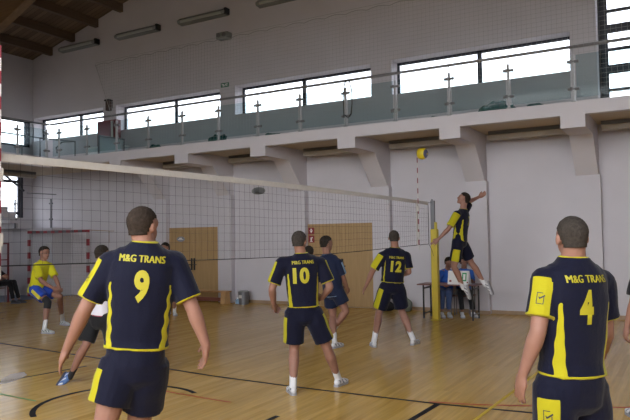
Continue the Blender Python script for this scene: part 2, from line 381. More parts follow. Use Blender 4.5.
for fx in (-.38, .30): f = MB(); f.box((fx, -.06, -.51), (fx+.07, .06, 0)); f.build('leg', M['maroon'], r)
f = MB(); f.tube([(.30, -.14, .2), (.30, -.16, .75)], .03, 8); f.build('tube', M['tape'], r)

# long lamps high on the side wall
def wall_lamp():
    r = empty('wall_lamp', (0, 0, 0)); L = 1.72
    f = MB(); f.prism([(0, .0, .08), (0, -.10, .12), (0, -.22, .02), (0, -.20, -.05), (0, 0, -.08)], (L, 0, 0)); f.build('housing', M['lamp'], r, bevel=.006)
    f = MB(); f.prism([(.12, -.125, .10), (.12, -.225, .012), (.12, -.213, -.04), (.12, -.19, -.055), (.12, -.11, .11)], (L-.24, 0, 0)); f.build('lamp_cover', M['lampglass'], r)
    f = MB(); f.box((L-.02, -.2, -.07), (L+.05, -.02, .1)); f.build('end_cap', M['black'], r)
    f = MB(); f.tube([(.05, -.17, -.03), (L-.06, -.17, -.06)], .018, 6); f.build('lower_rail', M['steel_d'], r)
    return r
wl = wall_lamp()
for i, (a, t) in enumerate([(-13.31, 'lowest and leftmost, beside the purlin ends'), (-10.70, 'second from the left'), (-8.13, 'third from the left, above the loudspeaker'), (-5.35, 'cut by the top edge, rightmost')]):
    o = wl if i == 0 else copy_tree(wl)
    o.location = (a, YW, 8.07); tag(o, 'long grey wall lamp high on the side wall, '+t, 'wall lamp', 'long lamps below the roof on the side wall')

# roof timbers
for k in range(14):
    x = -13.88+1.10*k
    if x > 2: break
    f = MB(); z = roofz(x); f.box((-.07, YB+.3, -.25), (.07, YW-.01, .01)); o = struct('beam_purlin', f, M['purlin']); o.location = (x, 0, z)
for n, y0 in enumerate((-2.35, -8.4)):
    f = MB(); p0 = Vector((-13.9, y0, 6.72)); zz = lambda x: 6.26+.43*(x+13.9) if x < -9 else 6.26+.43*4.9+.262*(x+9)
    f.prism([(-14.84, y0, 5.6), (-14.2, y0, 6.13), (-9, y0, zz(-9)), (0, y0, zz(0)), (0, y0, roofz(0)-.2), (-14.84, y0, roofz(XE)-.02)], (0, .24, 0))
    struct('beam_rafter', f, M['rafter'], bevel=.01)

# ------------------------------------------------------------------ gallery balustrade
POSTX = [x+.07 for x in [5.36-.25-1.1665*i for i in range(15)]]
POSTX = [x for x in POSTX if x > XF+.3]
r = empty('gallery_railing', (0, YF+.02, 4.14)); tag(r, 'long steel and glass balustrade along the side gallery', 'railing')
f = MB(); f.tube([(XR, -.02, 1.01), (XF+.02, -.02, 1.01)], .029, 10); f.build('handrail', M['steel'], r, smooth=True)
def rail_post():
    f = MB(); f.box((-.022, -.022, .0), (.022, .022, .86)); f.box((-.04, -.04, -.0), (.04, .04, .02)); f.tube([(0, 0, .86), (0, 0, 1.0)], .009, 6); return f
def clamp():
    f = MB(); f.tube([(-.1, 0, 0), (.1, 0, 0)], .028, 8); f.tube([(-.035, 0, -.03), (-.035, 0, .03)], .035, 8); return f
pm = cm = None
def posts(root, locs, rot=0):
    global pm, cm
    for x, y in locs:
        if pm is None: p = rail_post().build('post', M['post'], root); pm = p.data
        else: p = link('post', pm, (), root)
        p.location = (x, y, 0); p.rotation_euler = (0, 0, rot)
        for z in (.24, .74):
            if cm is None: c = clamp().build('clamp', M['steel'], p); cm = c.data
            else: c = link('clamp', cm, (), p)
            c.location = (0, 0, z)
posts(r, [(x, 0) for x in POSTX])
xs = [XR]+POSTX+[XF+.05]
for a, b in zip(xs[:-1], xs[1:]):
    if a-b < .2: continue
    g = MB(); g.box((b+.05, -.006, .07), (a-.05, .006, .86)); g.build('glass_panel', M['glass'], r)
r = empty('gallery_railing', (XF-.02, 0, 4.14)); tag(r, 'glass balustrade of the end gallery at the upper left', 'railing')
f = MB(); f.tube([(0, -9, 1.01), (0, YF-.02, 1.01)], .029, 10); f.build('handrail', M['steel'], r, smooth=True)
PY = [-.45-.0, -1.55, -2.7, -3.85]
posts(r, [(0, -.5), (0, -1.45), (0, -2.6), (0, -3.75)], R(90))
for a, b in [(-.5, -1.45), (-1.45, -2.6), (-2.6, -3.75)]:
    g = MB(); g.box((-.006, b+.05, .07), (.006, a-.05, .86)); g.build('glass_panel', M['glass'], r)
# stair-opening rail + frosted guard on the gallery
r = empty('stair_handrail', (-12.9, -.3, 4.14)); tag(r, 'grey bent handrail of the stair opening behind the corner balustrade', 'railing')
def seg(pts, rr=.022): 
    f = MB(); f.tube([Vector(p)-Vector(r.location) for p in pts], rr, 8); return f
pa, pb, pc, pd = on(0, 132, 0, -13.6), on(40, 138, 0, -13.6), on(75, 141.5, 1, .9), on(62, 142, 1, .9)
seg([pa, pb, pc]).build('handrail', M['steel_d'], r)
seg([pc, pd, on(56, 148, 1, .9), on(57, 153, 1, .9)]).build('loop', M['steel_d'], r)
f = MB()
for p in (pb, pc, on(22, 135.4, 0, -13.6)): f.tube([Vector(p)-r.location, (p.x-r.location.x, p.y-r.location.y, 0)], .018, 6)
f.build('posts', M['steel_d'], r)
r = empty('stair_guard', (-9.6, -.12, 4.15)); tag(r, 'pale frosted guard panel with dark frame on the gallery beside the maroon cabinet', 'railing')
f = MB(); f.box((-.02, -.2, 0), (.02, -.16, .52)); f.box((-.02, .72, 0), (.02, .76, .52)); f.box((-.025, -.2, .5), (.025, .76, .54)); f.build('guard_frame', M['steel_d'], r)
f = MB(); f.box((-.008, -.16, .03), (.008, .72, .5)); f.build('panel', M['frost'], r)
r = empty('white_chest', (-10.3, .75, 4.14)); tag(r, 'low white box on the gallery floor left of the green nets', 'box')
f = MB(); f.box((-.75, -.22, 0), (.55, .22, .36)); f.build('body', mat('white_laminate', (.55, .6, .62), .5), r, bevel=.02); f = MB(); f.box((-.77, -.24, .36), (.57, .24, .40)); f.build('lid', M['white'], r, bevel=.01)

# folded green nets on the gallery
for i, (x, y, w, h, t) in enumerate([(1.35, -.08, .34, .22, 'largest, above bracket right of ball'), (2.12, -.05, .22, .12, 'beside the tall window'), (-5.6, -.05, .34, .20, 'left of the third window bay'), (-7.75, -.02, .30, .14, 'near the white box on the gallery'), (.1, -.05, .16, .07, 'small, left of the largest heap'), (-4.0, -.05, .3, .1, 'flat, below third window')]):
    f = MB(); f.ell((0, 0, 0), (w, .17, h), 28, 12)
    vs = []
    for v in f.v:
        n = noise.noise(Vector(v)*7+Vector((i*3, 0, 0))); k = 1+.5*n
        vs.append((v[0]*k, v[1]*k, max(0, v[2]*k)))
    f.v = vs; o = f.build('folded_net', M['green'], smooth=True); o.location = (x, y, 4.14)
    tag(o, 'dark green folded net heap on gallery edge, '+t, 'net', 'folded green nets on the gallery')
# looped cable over the handrail
f = MB(); P0 = on(347, 80, 1, YF-.03)
pts = [on(a, b, 1, YF-.035) for a, b in [(344, 118), (343.5, 100), (344, 86), (346, 80), (349, 80), (351.5, 90), (352, 104), (351, 114), (348, 118), (345, 115)]]
f.tube(pts, .013, 6); o = f.build('cable_loop', M['black'], origin=pts[3]); tag(o, 'black cable hanging in a loop from the gallery handrail', 'cable')
r = empty('spot_lamp', on(396, 111, 1, YF-.02)); tag(r, 'small bright round lamp clamped low on a gallery post', 'lamp')
f = MB(); f.ell((0, 0, 0), (.045, .03, .045), 12, 8); f.build('lamp_glass', M['lampglass'], r, smooth=True); f = MB(); f.tube([(-.12, .03, -.0), (0, .03, 0)], .018, 8); f.build('clamp', M['steel'], r)

# protective net over the gallery
f = MB(); y = YF-.06; x0, x1, z1, z0 = -9.55, 3.0, 6.63, 4.16
def topz(x): return z1-.045*(1-math.sin(math.pi*(((x-x0)/.52) % 1)))
def leftx(z): return x0+(z1-z)*.42
nz = 30
for i in range(nz):
    z = z0+(z1-z0)*i/(nz-1)-.0
    if i == nz-1: continue
    f.tube([(leftx(z), y, z), (x1+4.8, y, z)], .0022, 3)
x = x0
while x < x1+4.8:
    zb = z0 if x > leftx(z0) else z1-(x-x0)/.42
    f.tube([(x, y, zb), (x, y, topz(x))], .0022, 3); x += .09
pts = [(x0+.13*i, y, topz(x0+.13*i)) for i in range(int((x1+4.8-x0)/.13))]
f.tube(pts, .008, 4); f.tube([(x0, y, z1), (leftx(z0), y, z0)], .008, 4)
f.tube([(x0, y, z1+.04), (x1+4.8, y, z1+.04)], .004, 4)
o = f.build('protective_net', M['gcord']); o['kind'] = 'thing'; tag(o, 'grey ball-stop net hanging in scallops in front of the side gallery', 'net')

# ------------------------------------------------------------------ stair landing, goal, frames at the end
f = MB(); f.box((XE, .75, 0), (-12.9, YW, 2.17)); f.box((XE, -6, 0), (XE+.02, .75, 2.2))
struct('slab_landing', f, M['wall2'])
f = MB()
for k in range(9): f.box((XE, .55-.28*(k+1), 2.17+.17*k), (XE+.95, .55-.28*k+.2, 2.17+.17*(k+1)))
struct('trim_stair', f, M['wall2'])
r = empty('stair_brace', (XE+.1, .2, 3.9)); tag(r, 'dark diagonal rail crossing the lower stair window', 'railing')
f = MB(); f.tube([Vector(on(-6, 166, 0, XE+.12))-r.location, Vector(on(24, 191, 0, XE+.12))-r.location], .035, 6); f.build('rail', M['frame'], r)
r = empty('landing_railing', (-13.2, .8, 2.17)); tag(r, 'steel railing with posts on the stair landing above the goal', 'railing')
f = MB(); f.tube([Vector(on(27, 193, 1, .82))-r.location, Vector(on(56, 194.5, 1, .82))-r.location], .02, 6); f.build('handrail', M['steel_d'], r)
for px in (51, 15):
    p = on(px, 215, 1, .82) if px == 51 else on(px, 215, 0, XE+.9)
    f = MB(); z0_ = 0 if px == 51 else .0; f.box((p.x-.02, p.y-.02, 2.17), (p.x+.02, p.y+.02, 3.1)); f.tube([(p.x-.07, p.y, 2.95), (p.x+.07, p.y, 2.95)], .03, 6); f.tube([(p.x-.07, p.y, 2.45), (p.x+.07, p.y, 2.45)], .03, 6); local(f, r).build('post', M['steel_d'], r)
# handball goal
yg = .55; ax, bx = on(29, 260, 1, yg).x, on(88, 260, 1, yg).x
r = empty('handball_goal', ((ax+bx)/2, yg, 0)); tag(r, 'red and white striped handball goal standing in the far corner', 'goal')
for xx in (ax, bx):
    for mi, mt in enumerate(('red', 'white')):
        pass
    f = MB()
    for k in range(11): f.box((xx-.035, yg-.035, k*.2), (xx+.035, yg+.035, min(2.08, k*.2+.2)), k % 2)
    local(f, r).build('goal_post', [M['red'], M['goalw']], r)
f = MB(); n = 15
for k in range(n): f.box((ax+.04+(bx-ax-.08)*k/n, yg-.04, 2.0), (ax+.04+(bx-ax-.08)*(k+1)/n, yg+.04, 2.08), k % 2)
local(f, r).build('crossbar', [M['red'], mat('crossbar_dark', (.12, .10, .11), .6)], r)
f = MB()
for k in range(24): xx = ax+(bx-ax)*k/23; f.tube([(xx, yg+.04, 2.04), (xx, yg+.3, 1.0), (xx, yg+.18 if yg+.18 < .7 else .7, .02)], .003, 3)
for k in range(17): z = .1+k*.12; yy = yg+.04+.12*math.sin(math.pi*min(1, z/2)); f.tube([(ax, yy, z), (bx, yy, z)], .003, 3)
f.v = [(a_, min(b_, .73), c_) for a_, b_, c_ in f.v]
local(f, r).build('goal_net', M['gcord'], r)
# long thin rail running on from the goal crossbar to a wall hook
f = MB(); p, q = on(89, 230, 1, .62), on(109, 231, 1, 1.3)
f.tube([p, q], .012, 6); f.tube([q, (q.x, q.y, q.z-.35)], .012, 6); f.tube([q, (q.x, 1.5, q.z)], .012, 6); o = f.build('hanging_rod', M['skirt'], origin=q); tag(o, 'thin brown rod from the goal crossbar to a wall hook', 'rod')
r = empty('steel_frame', (-12.5, -1.3, 0)); tag(r, 'small maroon metal frame at the left edge behind the seated person', 'frame')
f = MB(); f.box((-.02, -.9, 1.68), (.02, .27, 1.72)); f.box((-.02, .23, 0), (.02, .27, 1.72)); f.box((-.02, -.9, 0), (.02, -.86, 1.72)); f.build('uprights', M['maroon'], r)
f = MB(); f.box((-.015, -.88, 1.22), (.015, .25, 1.25)); f.build('crossbar', M['maroon'], r)
r = empty('white_bag', (XE+.6, -.3, 2.85)); 
bpy.data.objects.remove(r)

# ------------------------------------------------------------------ volleyball net
NB = -10.35; NT = -.35
def ztop(y): return 2.432+.035*math.sin(math.pi*(y-NB)/(NT-NB))
def zbot(y):                              # the bottom cord hangs loose
    t = (y-NB)/(NT-NB); return 1.555-.035*math.sin(math.pi*t)+.02*math.cos(6*t)
r = empty('volleyball_net', (0, 0, 0)); tag(r, 'volleyball net with white top tape stretched across the court', 'net')
f = MB(); n = 60
for k in range(n):
    pass
for k in range(n):
    a_, b_ = NB+(NT-NB)*k/n, NB+(NT-NB)*(k+1)/n; f.prism([(-.006, a_, ztop(a_)-.064), (-.006, b_, ztop(b_)-.064), (-.006, b_, ztop(b_)), (-.006, a_, ztop(a_))], (.012, 0, 0))
f.build('top_tape', M['tape'], r)
f = MB(); ny = int((NT-NB)/.1)
for k in range(ny+1):
    y = NB+(NT-NB)*k/ny
    w = .004*math.sin(k*1.7)
    f.tube([(w, y, ztop(y)-.06), (w+.004, y+.004*math.sin(k), 1.95), (w, y, zbot(y))], .0013, 3)
for j in range(1, 9):
    pts = []
    for k in range(41):
        y = NB+(NT-NB)*k/40; t = j/9; pts.append((.004*math.sin(k), y, ztop(y)-.06+(zbot(y)-ztop(y)+.06)*t-.004*math.sin(k*1.3+j)))
    f.tube(pts, .0013, 3)
f.build('mesh', M['cord'], r)
f = MB(); f.tube([(0, NB+(NT-NB)*k/40, zbot(NB+(NT-NB)*k/40)) for k in range(41)], .005, 5); f.build('bottom_cord', M['cord'], r)
f = MB(); f.tube([(0, NT, 2.43), (0, NT, zbot(NT))], .007, 5); f.build('side_cord', M['cord'], r)
f = MB(); f.tube([(0, NT, 2.42), (0, -.09, 2.42)], .004, 5); f.tube([(0, NT, zbot(NT)), (0, -.18, 1.45), (0, -.09, 1.32)], .004, 5); f.build('tension_cord', M['cord'], r)
for yy in (-.98, -10.0):
    f = MB(); f.box((-.009, yy-.03, zbot(yy)), (.009, yy+.03, 2.43)); f.build('side_band', M['tape'], r)
def antenna():
    r = empty('antenna', (0, 0, 0)); f = MB()
    for k in range(18): f.tube([(0, 0, k*.1), (0, 0, k*.1+.1)], .009 if k > 7 else .011, 8, k % 2)
    f.build('rod', [M['tape'], M['red']], r)
    for z in (.25, .75):
        f = MB(); f.box((-.016, -.02, z), (.016, .02, z+.1)); f.build('clip', M['tape'], r)
    return r
a = antenna(); a.location = (.028, -.98, 1.47); tag(a, 'thin striped antenna at the far end of the volleyball net under the ball', 'antenna', 'red and white net antennas')
b = copy_tree(a); b.location = (.028, -9.848, 1.47); tag(b, 'red and white striped antenna at the left edge of the photo', 'antenna')
def net_post(loc):
    r = empty('net_post', loc)
    f = MB(); f.box((-.07, -.07, .015), (.07, .07, 1.88)); f.build('lower_pad', M['yellow'], r, bevel=.02)
    f = MB(); f.box((-.06, -.06, 1.88), (.02, .02, 2.47)); f.build('upper_tube', M['steel_d'], r, bevel=.01)
    f = MB(); f.box((.01, -.055, 1.2), (.065, .0, 2.02)); f.build('winch_track', M['yellow'], r, bevel=.008)
    f = MB(); f.box((-.1, -.1, 0), (.1, .1, .015)); f.build('base_plate', M['yellow'], r)
    f = MB(); f.tube([(-.03, -.03, 2.4), (-.03, -.03, 2.5)], .02, 8); f.build('pulley', M['steel_d'], r)
    return r
r = net_post((0, 0, 0)); tag(r, 'yellow net post with grey upper tube in front of the officials table', 'post')

# floor markings
def strip(pts, w, m, z):
    f = MB(); pts = [Vector((p[0], p[1], 0)) for p in pts]; L = []; Rr = []
    for i, p in enumerate(pts):
        d = (pts[min(i+1, len(pts)-1)]-pts[max(0, i-1)]).normalized(); n = Vector((-d.y, d.x, 0))*w/2
        L.append((p.x+n.x, p.y+n.y, z)); Rr.append((p.x-n.x, p.y-n.y, z))
    for i in range(len(pts)-1): f.add([L[i], L[i+1], Rr[i+1], Rr[i]], [(0, 1, 2, 3)])
    return struct('floor_line', f, m)
lk = mat('black_line', (.014, .014, .016), .75, spec=.15); lr = mat('red_line', (.42, .06, .015), .6, spec=.2); ly = mat('yellow_line', (.66, .46, .03), .5, spec=.3); lg = mat('green_line', (.17, .30, .09), .6, spec=.2)
strip([(-9, -5.75), (-5.85, -5.85), (-4.06, -6.02), (-3.24, -6.1), (-1.6, -6.25), (-.78, -6.345), (.15, -6.385), (.73, -6.40), (1.72, -6.40), (2.23, -6.40), (3.19, -6.32), (4.6, -6.25), (8, -6.1)], .05, lk, .0012)
strip([(-2.96, -7.80), (-2.78, -6.6)], .05, lk, .0010); strip([(-3.9, -10.5), (-2.96, -7.8)], .05, lk, .0010)
cc = Vector((-.78, -7.90, 0)); strip([(cc.x+.85*math.cos(R(a_)), cc.y+.85*math.sin(R(a_))) for a_ in range(60, 250, 8)], .06, lk, .0015)
strip([(1.0, -9.2), (1.015, -7.53)], .06, lk, .0014); strip([(2.18, -8.2), (2.26, -6.42)], .065, lk, .0014)
strip([(2.15, -6.36), (2.6, -6.26), (2.935, -6.14), (3.21, -6.02), (3.85, -5.77), (4.8, -5.3), (5.6, -4.6)], .04, lr, .0016)
strip([(-.80, -7.24), (-.02, -7.30), (.27, -7.31)], .03, lr, .0012)
strip([(2.74, -9.5), (2.767, -6.8), (2.82, -5.65), (2.88, -4.0), (2.95, -1.5)], .035, ly, .0018)
strip([(-2.9, -8.18), (-2.37, -8.2), (-1.7, -8.23)], .035, lg, .0012)
f = MB(); ps = [on(a_, b_, 2, .001) for a_, b_ in [(0, 384), (2, 379), (10, 374.5), (24, 372), (27, 375), (20, 379), (8, 383)]]; f.add(ps, [tuple(range(7))]); struct('floor_pale_patch', f, mat('pale_floor_patch', (.66, .58, .50), .4, noise_amt=.15, nscale=14))  # small irregular patch, paler than the parquet around it

# ------------------------------------------------------------------ bench, bin, table etc.
r = empty('gym_bench', (-6.9, 1.0, 0)); tag(r, 'low light wood gymnastics bench by the left double door', 'bench')
f = MB(); f.box((-1.3, -.13, .31), (.78, .13, .345)); f.build('seat', M['birch'], r, bevel=.01)
f = MB(); f.box((-1.25, -.03, .07), (.60, .03, .16)); f.build('beam', mat('bench_beam', (.22, .07, .05), .6), r)
for x in (.58, -1.1):
    f = MB(); f.prism([(x, -.13, 0), (x, .13, 0), (x, .09, .31), (x, -.09, .31)], (.16, 0, 0)); f.build('leg', M['birch'], r, bevel=.01)
r = empty('waste_bin', (-5.72, 1.12, 0)); tag(r, 'grey cylindrical waste bin beside the gym bench', 'bin')
f = MB(); f.tube([(0, 0, 0), (0, 0, .33)], [.13, .15], 20); f.build('body', M['steel_d'], r, smooth=False); f = MB(); f.tube([(0, 0, .33), (0, 0, .36)], [.155, .12], 20); f.build('rim', M['lamp'], r)
f = MB(); f.box((-.05, -.152, .17), (.04, -.143, .25)); f.build('sticker', M['tape'], r)
r = empty('cleaning_bottle', (-5.98, 1.2, 0)); tag(r, 'small pale blue bottle on the floor between bench and bin', 'bottle')
f = MB(); f.tube([(0, 0, 0), (0, 0, .1), (0, 0, .13)], [.06, .06, .02], 12); f.build('body', mat('pale_blue', (.25, .4, .55), .4), r); f = MB(); f.tube([(0, 0, .13), (0, 0, .16)], .02, 8); f.build('cap', M['white'], r)

T0 = Vector((-.36, .12, 0))
r = empty('officials_table', (.20, .38, 0)); tag(r, 'narrow dark table of the officials behind the yellow net post', 'table')
f = MB(); f.box((-.66, -.27, .70), (.62, .27, .725)); f.build('tabletop', M['tabletop'], r, bevel=.006)
for x in (-.53, .52):
    for y in (-.22, .22):
        f = MB(); f.box((x-.014, y-.014, 0), (x+.014, y+.014, .70)); f.build('leg', M['black'], r)
    f = MB(); f.box((x-.012, -.22, .62), (x+.012, .22, .65)); f.box((x-.012, -.22, .1), (x+.012, .22, .12)); f.build('end_rail', M['steel_d'], r)
# flip scoreboard
sb = at(461, 284.5, 13.55); 
r = empty('flip_scoreboard', (.41, .26, .725)); r.scale = (.92, 1, 1); tag(r, 'white flip scoreboard with green 0 and red marks on the officials table', 'scoreboard')
f = MB(); f.prism([(-.24, -.07, 0), (.24, -.07, 0), (.24, 0, .28), (-.24, 0, .28)], (0, .02, 0)); f.build('board', M['white'], r)
bpm = lambda f_, a_, b_, c_, d_: f_.add([(a_, -.072+.25*c_, c_), (b_, -.072+.25*c_, c_), (b_, -.072+.25*d_, d_), (a_, -.072+.25*d_, d_)], [(0, 1, 2, 3)])
f = MB()
for q in [(.09, .115, .07, .24), (.165, .19, .07, .24), (.09, .19, .07, .095), (.09, .19, .215, .24)]: bpm(f, *q)
f.v = [(a_, b_-.003, c_) for a_, b_, c_ in f.v]; f.build('digit', M['signgreen'] if 0 else mat('green_digit', (.02, .30, .10), .5), r)
f = MB()
for q in [(-.20, -.15, .05, .09), (.03, .07, .03, .07), (.2, .23, .03, .06)]: bpm(f, *q)
f.v = [(a_, b_-.003, c_) for a_, b_, c_ in f.v]; f.build('red_mark', M['red'], r)
f = MB(); f.prism([(-.24, .14, 0), (.24, .14, 0), (.24, .02, .28), (-.24, .02, .28)], (0, .012, 0)); f.build('back_flap', M['white'], r)
# bags by the wall
def blob(name, loc, rad, m, seed, k=.25):
    f = MB(); f.ell((0, 0, 0), rad, 24, 14)
    f.v = [tuple(Vector(v)*(1+k*noise.noise(Vector(v)*6+Vector((seed, 0, 0))))) for v in f.v]; zmin = min(v[2] for v in f.v)
    f.v = [(v[0], v[1], max(v[2]+rad[2], 0)) for v in f.v]
    o = f.build(name, m, smooth=True); o.location = loc; return o
r = empty('sports_bag', (-1.60, 1.15, 0)); tag(r, 'black sports bag with white end on the floor by the wall behind number 12', 'bag')
o = blob('body', (0, 0, 0), (.20, .13, .11), M['blackcloth'], 3); o.parent = r
f = MB(); f.tube([(-.12, -.06, .18), (-.06, -.08, .27), (.08, -.08, .27), (.12, -.06, .18)], .014, 6); f.build('handle', M['blackcloth'], r)
o = blob('side_pocket', (-.10, -.10, .03), (.07, .05, .09), M['white'], 5); o.parent = r
r = empty('canvas_bag', (-1.10, 1.18, 0)); tag(r, 'grey green soft bag leaning on the wall right of number 12', 'bag')
o = blob('body', (0, 0, 0), (.11, .10, .15), M['grey_bag'], 9, .35); o.parent = r
f = MB(); f.tube([(-.05, -.04, .27), (-.02, -.06, .36), (.03, -.04, .28)], .012, 6); f.build('strap', M['grey_bag'], r)

# volleyball
bc = at(422.2, 153.6, 12.6)
f = MB(); f.ell((0, 0, 0), (.115, .115, .115), 32, 20); o = f.build('volleyball', M['white'], smooth=True); o.location = bc
bmats = mat('ball_panels', (.62, .48, .02), .45); nt = bmats.node_tree; tc = nt.nodes.new('ShaderNodeTexCoord'); wv = nt.nodes.new('ShaderNodeTexWave'); wv.inputs['Scale'].default_value = 1.7; wv.inputs['Distortion'].default_value = 2.2
rp = nt.nodes.new('ShaderNodeValToRGB'); rp.color_ramp.interpolation = 'CONSTANT'; rp.color_ramp.elements[0].color = (.70, .53, .02, 1); rp.color_ramp.elements[1].position = .92; rp.color_ramp.elements[1].color = (.08, .08, .16, 1)
nt.links.new(tc.outputs['Object'], wv.inputs['Vector']); nt.links.new(wv.outputs['Fac'], rp.inputs[0]); nt.links.new(rp.outputs[0], nt.nodes['Principled BSDF'].inputs['Base Color'])
o.data.materials.clear(); o.data.materials.append(bmats); tag(o, 'yellow and dark blue volleyball in the air above the net', 'ball')
# ------------------------------------------------------------------ people
def skin_mat():
    m = mat('skin', (.27, .138, .10), .55, spec=.3, noise_amt=.06, nscale=14); nt = m.node_tree; b = nt.nodes['Principled BSDF']
    src = b.inputs['Base Color'].links[0].from_socket
    a = nt.nodes.new('ShaderNodeAttribute'); a.attribute_name = 'mark'
    g = nt.nodes.new('ShaderNodeMath'); g.operation = 'GREATER_THAN'; g.inputs[1].default_value = 0
    mx = nt.nodes.new('ShaderNodeMix'); mx.data_type = 'RGBA'; mx.inputs[7].default_value = (.03, .02, .018, 1)
    nt.links.new(a.outputs['Fac'], g.inputs[0]); nt.links.new(g.outputs[0], mx.inputs[0]); nt.links.new(src, mx.inputs[6]); nt.links.new(mx.outputs[2], b.inputs['Base Color'])
    b.inputs['Subsurface Weight'].default_value = .04
    return m
M['skin'] = skin_mat()
HAIR = dict(dark=mat('dark_hair', (.022, .016, .012), .8, spec=.2, noise_amt=.4, nscale=60, bump=.8, bscale=120),
            brown=mat('short_brown_hair', (.034, .024, .018), .85, spec=.15, noise_amt=.3, nscale=60, bump=.8, bscale=140),
            grey=mat('cropped_greying_hair', (.045, .037, .031), .85, spec=.15, noise_amt=.3, nscale=60, bump=.8, bscale=140))
CL = dict(navy=two_tone('navy_yellow_jersey', NAVY, YEL), blue=two_tone('navy_pale_blue_jersey', (.010, .015, .040), (.25, .38, .55)),
          yellow=two_tone('yellow_jersey', (.55, .52, .015), (.50, .47, .015)), white=two_tone('white_jersey', (.62, .60, .66), (.3, .02, .06)),
          bluec=two_tone('blue_tshirt', (.03, .12, .48), (.03, .12, .48)), blk=two_tone('black_tracksuit', (.010, .010, .013), (.010, .010, .013)),
          royal=two_tone('blue_yellow_shorts', (.02, .06, .38), (.60, .52, .04)), redtrim=two_tone('black_red_shorts', (.012, .012, .014), (.25, .01, .03)),
          jeans=two_tone('blue_jeans_cloth', (.05, .08, .19), (.05, .08, .19)))

def bm_ell(bm, c, ax, sub=2):
    """ellipsoid with axis vectors ax (already scaled)"""
    mx = Matrix(((ax[0][0], ax[1][0], ax[2][0], c[0]), (ax[0][1], ax[1][1], ax[2][1], c[1]), (ax[0][2], ax[1][2], ax[2][2], c[2]), (0, 0, 0, 1)))
    bmesh.ops.create_icosphere(bm, subdivisions=sub, radius=1, matrix=mx)
    if mx.determinant() < 0: pass
def bm_ball(bm, c, r, sub=2): bm_ell(bm, c, [(r, 0, 0), (0, r, 0), (0, 0, r)], sub)
def bm_loft(bm, rings, n=20, k=2.0):
    """rings: (centre, vector a, vector b); closed"""
    R_ = []
    for c, a, b in rings:
        q = []
        for i in range(n):
            t = 2*math.pi*i/n; ct, st = math.cos(t), math.sin(t)
            e = 2/k; x = math.copysign(abs(ct)**e, ct); y = math.copysign(abs(st)**e, st)
            q.append(bm.verts.new(Vector(c)+Vector(a)*x+Vector(b)*y))
        R_.append(q)
    fs = []
    for i in range(len(R_)-1):
        for j in range(n): fs.append(bm.faces.new((R_[i][j], R_[i][(j+1) % n], R_[i+1][(j+1) % n], R_[i+1][j])))
    fs.append(bm.faces.new(R_[0][::-1])); fs.append(bm.faces.new(R_[-1]))
    return fs
def frame_of(d, hint=None):
    d = Vector(d).normalized(); h = Vector(hint) if hint is not None else (Vector((0, 0, 1)) if abs(d.z) < .9 else Vector((0, 1, 0)))
    a = (h-d*h.dot(d)).normalized(); return a, d.cross(a)
def bm_tube(bm, pts, rads, n=14, balls=True, hint=None):
    pts = [Vector(p) for p in pts]; rings = []
    for i, p in enumerate(pts):
        d = pts[min(i+1, len(pts)-1)]-pts[max(0, i-1)]
        a, b = frame_of(d, hint or Vector((.13, .97, .2)))
        r = rads[i]; rings.append((p, a*r, b*r))
    bm_loft(bm, rings, n)
    if balls: bm_ball(bm, pts[0], rads[0]*.98); bm_ball(bm, pts[-1], rads[-1]*.98)
def limb(bm, a, b, prof, balls=True):
    """prof: list of (t, radius)"""
    a = Vector(a); b = Vector(b); bm_tube(bm, [a.lerp(b, t) for t, r in prof], [r for t, r in prof], balls=balls)
def fuse(bm, voxel, smooth=2, fac=.5):
    bmesh.ops.recalc_face_normals(bm, faces=bm.faces)
    me = bpy.data.meshes.new('tmp'); bm.to_mesh(me); bm.free()
    o = bpy.data.objects.new('tmp', me); COL.objects.link(o)
    r = o.modifiers.new('r', 'REMESH'); r.mode = 'VOXEL'; r.voxel_size = voxel; r.adaptivity = 0
    if smooth: s = o.modifiers.new('s', 'SMOOTH'); s.factor = fac; s.iterations = smooth
    dg = bpy.context.evaluated_depsgraph_get(); ev = o.evaluated_get(dg)
    out = bpy.data.meshes.new_from_object(ev); bpy.data.objects.remove(o); bpy.data.meshes.remove(me)
    out.polygons.foreach_set('use_smooth', [True]*len(out.polygons))
    return out
def verts_np(me): v = np.empty(len(me.vertices)*3); me.vertices.foreach_get('co', v); return v.reshape(-1, 3)
def normals_np(me): v = np.empty(len(me.vertices)*3); me.vertices.foreach_get('normal', v); return v.reshape(-1, 3)
def set_mark(me, val):
    a = me.attributes.new('mark', 'FLOAT', 'POINT'); a.data.foreach_set('value', np.asarray(val, dtype=np.float32))
def wrinkle(me, amt, sc_=9, seed=0, fold=None):
    v = verts_np(me); n = normals_np(me); out = np.empty(len(v))
    for i, p in enumerate(v):
        q = Vector(p)*sc_+Vector((seed, 0, 0)); out[i] = noise.noise(q)*1.0+.6*noise.noise(Vector((q.x*2.1, q.y*2.1, q.z*.8)))
    v += n*(out*amt)[:, None]; me.vertices.foreach_set('co', v.ravel()); me.update()
def finish(me, name, base, mats, parent=None):
    me.transform(Matrix.Translation(-base)); me.name = name
    o = link(name, me, mats, parent); return o
def seg_t(v, a, b):
    a = np.array(a); d = np.array(b)-a; L2 = d.dot(d); t = (v-a).dot(d)/L2; rad = (v-a)-t[:, None]*d; return t, rad

